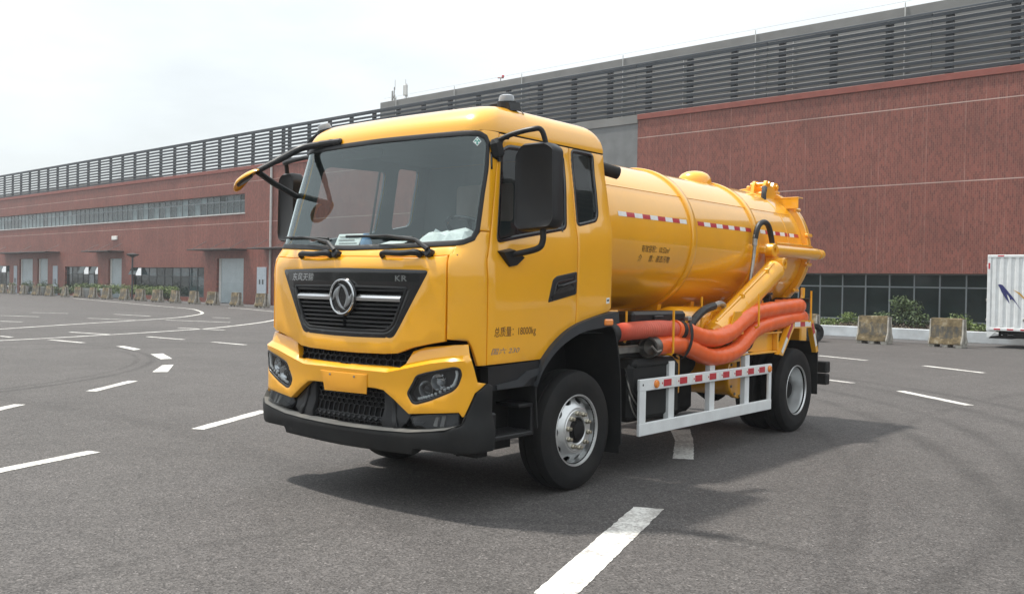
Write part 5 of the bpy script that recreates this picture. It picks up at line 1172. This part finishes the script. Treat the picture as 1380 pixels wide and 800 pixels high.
# rear body side, mudguard frame, flap, rear bumper
for s in (1, -1):
    bs = empty('rear_mudguard'); bs.parent = trk
    MB().prism([(2.95,1.075),(4.10,.992),(4.43,1.352),(3.30,1.37)], lambda a, b: (s*1.085, a, b), lambda a, b: (s*1.10, a, b)).build('side_plate', 'yellow_tank', bs)
    MB().span((s*.55,3.30,1.355),(s*1.12,5.06,1.372),.004).build('top_plate', 'yellow_tank', bs)
    MB().span((s*1.10,2.95,1.005),(s*1.16,4.10,1.03),.006).span((s*1.10,3.35,1.235),(s*1.17,4.20,1.255),.006).span((s*1.10,4.08,1.03),(s*1.165,4.12,1.24),.006).build('stiffener', 'yellow_tank', bs)
    lim = [(4.05,.985),(4.405,1.378),(5.075,1.378),(5.265,.975),(5.20,.960),(5.03,1.285),(4.475,1.285),(4.165,.965)]
    MB().prism(lim, lambda a, b: (s*1.14, a, b), lambda a, b: (s*1.20, a, b)).build('arch_frame', 'yellow_tank', bs)
    MB().span((s*.55,4.10,.98),(s*1.14,4.13,1.30)).build('arch_liner', 'under', bs)
    def q(v0, z0, v1, z1, wd, m): 
        d = Vector((v1-v0, z1-z0)).normalized(); nn = Vector((-d.y, d.x))*wd/2
        MB().add([(s*1.2035, v0-nn.x, z0-nn.y), (s*1.2035, v1-nn.x, z1-nn.y), (s*1.2035, v1+nn.x, z1+nn.y), (s*1.2035, v0+nn.x, z0+nn.y)], [(0,1,2,3)]).build('reflective_tape', m, bs, fix=False)
    q(4.13,1.005,4.28,1.175,.055,'white_tape'); q(4.28,1.175,4.43,1.345,.055,'red_tape')
    q(4.49,1.332,4.66,1.332,.058,'white_tape'); q(4.66,1.332,4.81,1.332,.058,'red_tape'); q(4.81,1.332,4.99,1.332,.058,'white_tape')
    q(5.045,1.335,5.11,1.205,.055,'red_tape'); q(5.11,1.205,5.19,1.045,.055,'white_tape')
    MB().span((s*.55,5.27,.42),(s*1.19,5.285,1.05),.003).span((s*.55,5.25,.95),(s*1.19,5.29,1.10),.004).build('mud_flap', 'black_rough', trk)
    MB().span((s*.55,4.14,.99),(s*.57,5.28,1.35)).build('arch_liner', 'under', bs)
rb_ = MB().span((-1.20,5.56,.52),(1.20,5.68,.66),.012).build('rear_bumper', 'black_rough', trk)
MB().span((-1.20,5.55,.675),(1.20,5.69,.82),.012).build('light_bar', 'black_rough', trk)
for u in (-.45,.45): MB().span((u-.05,5.45,.60),(u+.05,5.60,1.0),.01).build('bumper_bracket', 'under', trk)
MB().span((-.95,5.30,1.06),(.95,5.50,1.33),.02).build('rear_crossmember', 'yellow_tank', trk)
for u in (.2,.5,.75): MB().tube(spline([(u,5.52,1.45),(u+.05,5.66,1.62),(u+.04,5.72,1.78)],4), .03, 6).build('support_strut', 'yellow_tank', trk)
MB().tube([(.35,5.60,1.62),(.98,5.50,1.62)], .028, 8).lathe([(.09,-.04),(.10,0),(.09,.04),(.05,.05),(.05,-.05)], frame((.72,4.75,1.60),(1,.2,0)), 14, close=True).box((.78,4.55,1.70),(.06,.36,.03),.008).build('ball_valve', 'hose_dark', trk)

# ---- white side guards
for s in (1, -1):
    g_ = empty('side_guard'); g_.parent = trk
    x0, x1 = s*1.165, s*1.20
    MB().span((x0,.945,.776),(x1,3.865,.888),.006).build('guard_rail', 'white', g_); MB().span((x0,.945,.355),(x1,3.865,.475),.006).build('guard_rail', 'white', g_)
    MB().span((x0+.002*s,.948,.47),(x1-.002*s,1.06,.78),.005).build('guard_post', 'white', g_); MB().span((x0+.002*s,3.79,.47),(x1-.002*s,3.86,.78),.005).build('guard_post', 'white', g_)
    for v in (1.60, 2.455, 3.29):
        w2 = .055
        P = [(1.16,.40),(1.16,1.02),(.98,1.175),(.90,1.175),(.90,1.12),(.96,1.12),(1.105,.985),(1.105,.40)]
        MB().prism([(s*a, b) for a, b in P], lambda a, b: (a, v-w2, b), lambda a, b: (a, v+w2, b)).build('guard_post', 'white', g_, 20)
    MB().span((s*1.09,3.28,1.0),(s*1.11,3.40,1.20),.004).build('guard_bracket', 'white', g_)
    for v in (1.448,1.762,2.077,2.387,2.691,2.991,3.299,3.589):
        MB().box((s*1.2025,v,.832),(.005,.145,.066),.002).build('reflector', 'red_tape', g_)
        for dv in (-.105,.105): MB().box((s*1.2015,v+dv,.832),(.003,.055,.062),.001).build('reflective_tape', 'white_tape', g_)
        MB().box((s*1.204,v-.10,.832),(.004,.014,.018)).build('rivet', 'red_tape', g_)
    for v in (1.235,3.785): MB().lathe([(.040,0),(.040,.012),(.030,.022),(0,.025)], frame((s*1.20,v,.832),(s,0,0)), 16).build('side_marker', 'amber', g_)
    MB().lathe([(.012,0),(0,.005)], frame((s*1.20,1.0,.835),(s,0,0)), 8).build('rivet', 'under', g_)

# ---- hose rack hooks
for v, z0, z1 in ((1.50,1.10,1.53),(3.42,1.32,1.70),(4.93,1.36,1.745),(1.11,1.22,1.52),(2.62,1.30,1.66),(4.15,1.36,1.62)):
    u = 1.225 if v in (1.50,3.42,4.93) else .93
    MB().tube([(u,v,z1),(u,v,z0+.02),(u-.02,v,z0),(.92,v,z0+.0)], .013, 6).build('hose_hook', 'yellow_tank', trk)

# ---- the two suction hoses lying in the rack, with their strap (things of their own)
h1 = empty('suction_hose', (1.10,.6,1.32), 0, 'upper orange suction hose with bare ribbed front end, resting on the rack of the tanker', 'suction hose', 'suction hoses in the rack')
pA = spline([(1.08,.63,1.325),(1.10,.80,1.337),(1.11,1.05,1.345),(1.11,1.40,1.350),(1.11,1.75,1.335)],44)
off = lambda P, o: [Vector(p)-Vector(o) for p in P]
MB().tube(off(pA, h1.location), [.077+.0085*math.sin(i*2*math.pi/5) for i in range(len(pA))], 20).build('ribbed_end', 'hose_rib', h1, 60)
MB().tube(off([(1.075,.585,1.32),(1.083,.66,1.326)], h1.location), .092, 18).build('end_cap', 'strap', h1)
pB = spline([(1.11,1.70,1.338),(1.11,1.95,1.31),(1.12,2.25,1.245),(1.12,2.56,1.222),(1.12,2.90,1.270),(1.12,3.20,1.385),(1.11,3.50,1.47),(1.11,3.78,1.500),(1.11,4.20,1.525),(1.10,4.65,1.545),(1.08,4.88,1.550),(.98,5.06,1.548),(.84,5.10,1.54),(.70,5.05,1.53)],7)
MB().tube(off(pB, h1.location), [.094+.003*math.sin(i*1.7) for i in range(len(pB))], 22).build('hose_body', 'hose', h1, 60)
MB().tube(off([pB[2],pB[3],pB[4]], h1.location), .099, 20).build('hose_cuff', 'strap', h1)
h2 = empty('suction_hose', (1.10,1.35,1.19), 0, 'lower orange suction hose with open steel coupling at its front end, resting on the rack', 'suction hose', 'suction hoses in the rack')
pC = spline([(1.12,1.31,1.182),(1.12,1.69,1.190),(1.12,1.99,1.140),(1.13,2.38,1.036),(1.13,2.72,1.026),(1.13,3.05,1.075),(1.13,3.30,1.190),(1.12,3.52,1.285),(1.12,3.85,1.335),(1.12,4.35,1.375),(1.10,4.85,1.392),(1.03,5.08,1.405),(.90,5.15,1.41),(.72,5.10,1.41)],7)
pC = [p if p.y < 3.3 else Vector((p.x, p.y, p.z+min(1, (p.y-3.3)/.8)*.005)) for p in pC]
MB().tube(off(pC, h2.location), [.092+.003*math.sin(i*2.1) for i in range(len(pC))], 22).build('hose_body', 'hose', h2, 60)
d_ = Vector((.10,-1,-.03)).normalized(); c_ = Vector((1.12,1.315,1.182)) - h2.location
MB().lathe([(.080,-.02),(.098,.0),(.100,.04),(.094,.05),(.094,.115),(.104,.12),(.104,.14),(.086,.142),(.080,.06),(.0,.03)], frame(c_, d_), 28).build('coupling', 'dark_steel', h2)
MB().tube([c_+Vector((.11,-.05,-.03)), c_+Vector((.13,-.16,-.04)), c_+Vector((.12,-.24,.02))], .010, 6).build('coupling_lever', 'steel', h2)
sb = empty('hose_strap', (1.12,1.86,1.24), 0, 'black strap with metal buckle tying the two orange hoses together', 'strap')
lp_ = []
for k in range(28):
    a = 2*math.pi*k/28; lp_.append((.112*math.cos(a), .06*math.sin(a)+.04*math.sin(a)*0, .205*math.sin(a)+.0))
mb = MB(); vs = []
for p in lp_: vs += [(p[0], p[1]-.03-.05*p[2], p[2]), (p[0], p[1]+.03-.05*p[2], p[2])]
mb.add(vs, [(2*k,2*k+1,(2*k+3) % 56,(2*k+2) % 56) for k in range(28)]).build('strap_loop', 'strap', sb, 60, fix=False)
MB().box((.05,.03,.205),(.06,.07,.05),.012).build('buckle', 'steel', sb)

# ---- things on the dashboard
def flat(name, pts, mat, label, cat, th=.003):
    c = sum((Vector(p) for p in pts), Vector())/len(pts); n = (Vector(pts[1])-Vector(pts[0])).cross(Vector(pts[2])-Vector(pts[0])).normalized()*th
    mb = MB(); k = len(pts); mb.add([Vector(p)-c for p in pts]+[Vector(p)-c+n for p in pts], [tuple(range(k)), tuple(range(2*k-1,k-1,-1))]+[(i,(i+1) % k,k+(i+1) % k,k+i) for i in range(k)])
    return tag(mb.build(name, mat, None, loc=c), label, cat)
pb = empty('paper_card', (-.22,-1.40,2.03), 0, 'printed white card leaning on the dashboard behind the left wiper', 'card')
MB().box((0,0,.065),(.30,.004,.13),.0,rot=Matrix.Rotation(math.radians(-28),3,'X')).build('card', 'paper', pb)
for k, (w_, x_) in enumerate(((.24,0),(.20,-.02),(.22,.01))): MB().box((x_,-.005+.012*(1-k),.10-.028*k),(w_,.002,.010),.0,rot=Matrix.Rotation(math.radians(-28),3,'X')).build('print_line', 'steel', pb)
bt = empty('bottle_cap', (-.20,-1.22,2.035), 0, 'small pale blue cap behind the printed card on the dashboard', 'cap'); MB().lathe([(.05,0),(.05,.06),(.03,.10),(.025,.13),(0,.132)], Matrix.Identity(4), 14).build('cap', 'blue_cap', bt)
flat('paper_sheet', [(.12,-1.46,2.035),(.40,-1.46,2.030),(.36,-1.28,2.085),(.16,-1.28,2.090)], 'paper', 'single white paper sheet on the dashboard in the middle of the windscreen', 'paper')
mb = MB(); random.seed(3); nx, ny = 12, 7; vs = []
for j in range(ny):
    for i in range(nx):
        x = .50+.52*i/(nx-1); y = -1.40+.26*j/(ny-1); e = min(i, nx-1-i, j, ny-1-j)
        vs.append((x+random.uniform(-.012,.012)-.76, y+.07*((i-6)/6)**2+random.uniform(-.01,.01)+1.27, .02+(.055 if e > 0 else .01)*random.uniform(.5,1.5)+.075*j/(ny-1)))
mb.add(vs, [(j*nx+i, j*nx+i+1, (j+1)*nx+i+1, (j+1)*nx+i) for j in range(ny-1) for i in range(nx-1)])
tag(mb.build('crumpled_paper', 'paper', None, 20, loc=(.76,-1.27,2.03), fix=False), 'heap of crumpled white paper on the dashboard before the steering wheel', 'paper')

# ------------------------------------------------------------------ white box truck at the right edge
bx = empty('box_truck', fac(-3.50, 5.05, 0), AZ+math.pi/2+math.radians(.5), 'white box truck with ribbed body and blue and yellow swoosh at the right edge', 'truck')
# local frame: x leftwards along the wall, y towards the lot; the body runs to -x
L_, W_, Z0, Z1 = 4.2, 2.0, .56, 3.02
body = empty('cargo_box'); body.parent = bx
MB().span((-L_,-W_,Z0),(-.02,-.02,Z1-.01),.01).build('box_core', 'white', body)
for k in range(18): MB().box((-.21-.225*k,-.012,(Z0+Z1)/2+.02),(.125,.05,Z1-Z0-.16),.018).build('side_rib', 'white', body)
MB().span((-.11,-.10,Z0-.02),(0,.02,Z1),.012).build('corner_post', 'white', body); MB().span((-L_,-.06,Z1-.09),(-.0,.025,Z1+.0),.012).build('top_rail', 'white', body)
MB().span((-L_,-.06,Z0-.0),(-.0,.022,Z0+.10),.012).build('bottom_rail', 'white', body)
MB().prism([(-.02,Z0-.02),(-.02,Z0-.22),(-.10,Z0-.22),(-.32,Z0-.02)], lambda a, b: (a,-.05,b), lambda a, b: (a,.015,b)).build('corner_gusset', 'white', body)
for z in (.9,1.55,2.65): MB().box((.015,-.05,z),(.05,.05,.09),.01).build('door_hinge', 'steel', body)
for x, z in ((-.40,Z1-.035),(-.33,Z0+.05),(-.72,Z0+.05),(-1.12,Z0+.05),(-1.62,Z0+.05),(-2.1,Z0+.05)): MB().box((x,.025,z),(.19,.006,.045)).build('reflective_tape', 'red_tape', body)
MB().box((-.055,.024,Z1-.36),(.05,.006,.19)).build('reflective_tape', 'red_tape', body)
MT['navy'] = pm('navy_print', (.012,.016,.12), .5); MT['ochre'] = pm('ochre_print', (.52,.28,.03), .5)
def decal(pts, m):
    Y = .0165; MB().add([(x,Y,z) for x, z in pts]+[(x,Y-.004,z) for x, z in pts], [tuple(range(len(pts)))]).build('swoosh', m, body, fix=False)
decal([(-.36,2.00),(-.33,2.04),(-.38,2.07),(-.46,2.05),(-.60,1.88),(-.80,1.62),(-1.06,1.20),(-.83,1.52),(-.74,1.60),(-.71,1.56),(-.66,1.68),(-.58,1.78),(-.66,1.55),(-.69,1.44),(-.56,1.62),(-.44,1.82)], 'navy')
decal([(-.77,1.90),(-.95,1.76),(-1.12,1.58),(-1.25,1.38),(-1.28,1.20),(-1.34,1.20),(-1.31,1.40),(-1.16,1.60),(-.98,1.80)], 'ochre')
decal([(-1.285,1.20),(-1.345,1.20),(-1.40,1.36),(-1.50,1.54),(-1.70,1.78),(-1.46,1.60),(-1.34,1.42)], 'ochre')
MB().box((-1.13,.03,.93),(.09,.03,.09),.01).build('latch', 'steel', body)
ch = MB()
for y in (-.55,-1.45): ch.span((-L_-1.8,y-.04,.42),(-.25,y+.04,.60),.01)
ch.span((-.75,-1.9,.36),(-.05,-.1,.30),.01).span((-.55,-.35,.33),(-.42,-.28,.56)).span((-.36,-.35,.33),(-.30,-.28,.56)).box((-1.0,-.5,.43),(.5,.6,.22),.04).build('chassis', 'under', bx)
for y in (-.20,-.42,-1.58,-1.80):
    wv = empty('wheel', (-1.56,y,.40)); wv.parent = bx
    MB().lathe([(.22,-.10),(.36,-.105),(.395,-.07),(.40,0),(.395,.07),(.36,.105),(.22,.10)], frame((0,0,0),(0,1,0)), 32, close=True).build('tyre', 'rubber', wv); MB().lathe([(.22,.09),(.21,.03),(.10,.04),(.08,.07),(0,.07)], frame((0,0,0),(0,1,0)), 24).build('rim', 'rim', wv)
MB().span((-L_-1.65,-1.85,.55),(-L_-.15,-.12,2.25),.16).build('cab', 'white', bx)
MB().span((-L_-1.25,-.13,1.35),(-L_-.45,-.10,1.95),.03).build('cab_window', 'pane_dark', bx)
for y in (-.30,-1.65):
    wv = empty('wheel', (-L_-.9,y,.40)); wv.parent = bx
    MB().lathe([(.22,-.11),(.36,-.115),(.395,-.07),(.40,0),(.395,.07),(.36,.115),(.22,.11)], frame((0,0,0),(0,1,0)), 32, close=True).build('tyre', 'rubber', wv); MB().lathe([(.22,.09),(.12,.05),(.10,.11),(0,.11)], frame((0,0,0),(0,1,0)), 24).build('rim', 'rim', wv)

# ------------------------------------------------------------------ thin summer haze over the lot
hz = MB().span((-720, -620, -1), (620, 620, 16)).build('haze', 'white', None); hz.data.materials.clear(); hz['kind'] = 'stuff'
hm = bpy.data.materials.new('haze_air'); hm.use_nodes = True; t = hm.node_tree; t.nodes.clear()
o = N(t, 'ShaderNodeOutputMaterial'); pv = N(t, 'ShaderNodeVolumePrincipled'); pv.inputs['Density'].default_value = .0006; pv.inputs['Color'].default_value = (.93, .96, 1, 1)
t.links.new(pv.outputs[0], o.inputs['Volume']); hz.data.materials.append(hm)
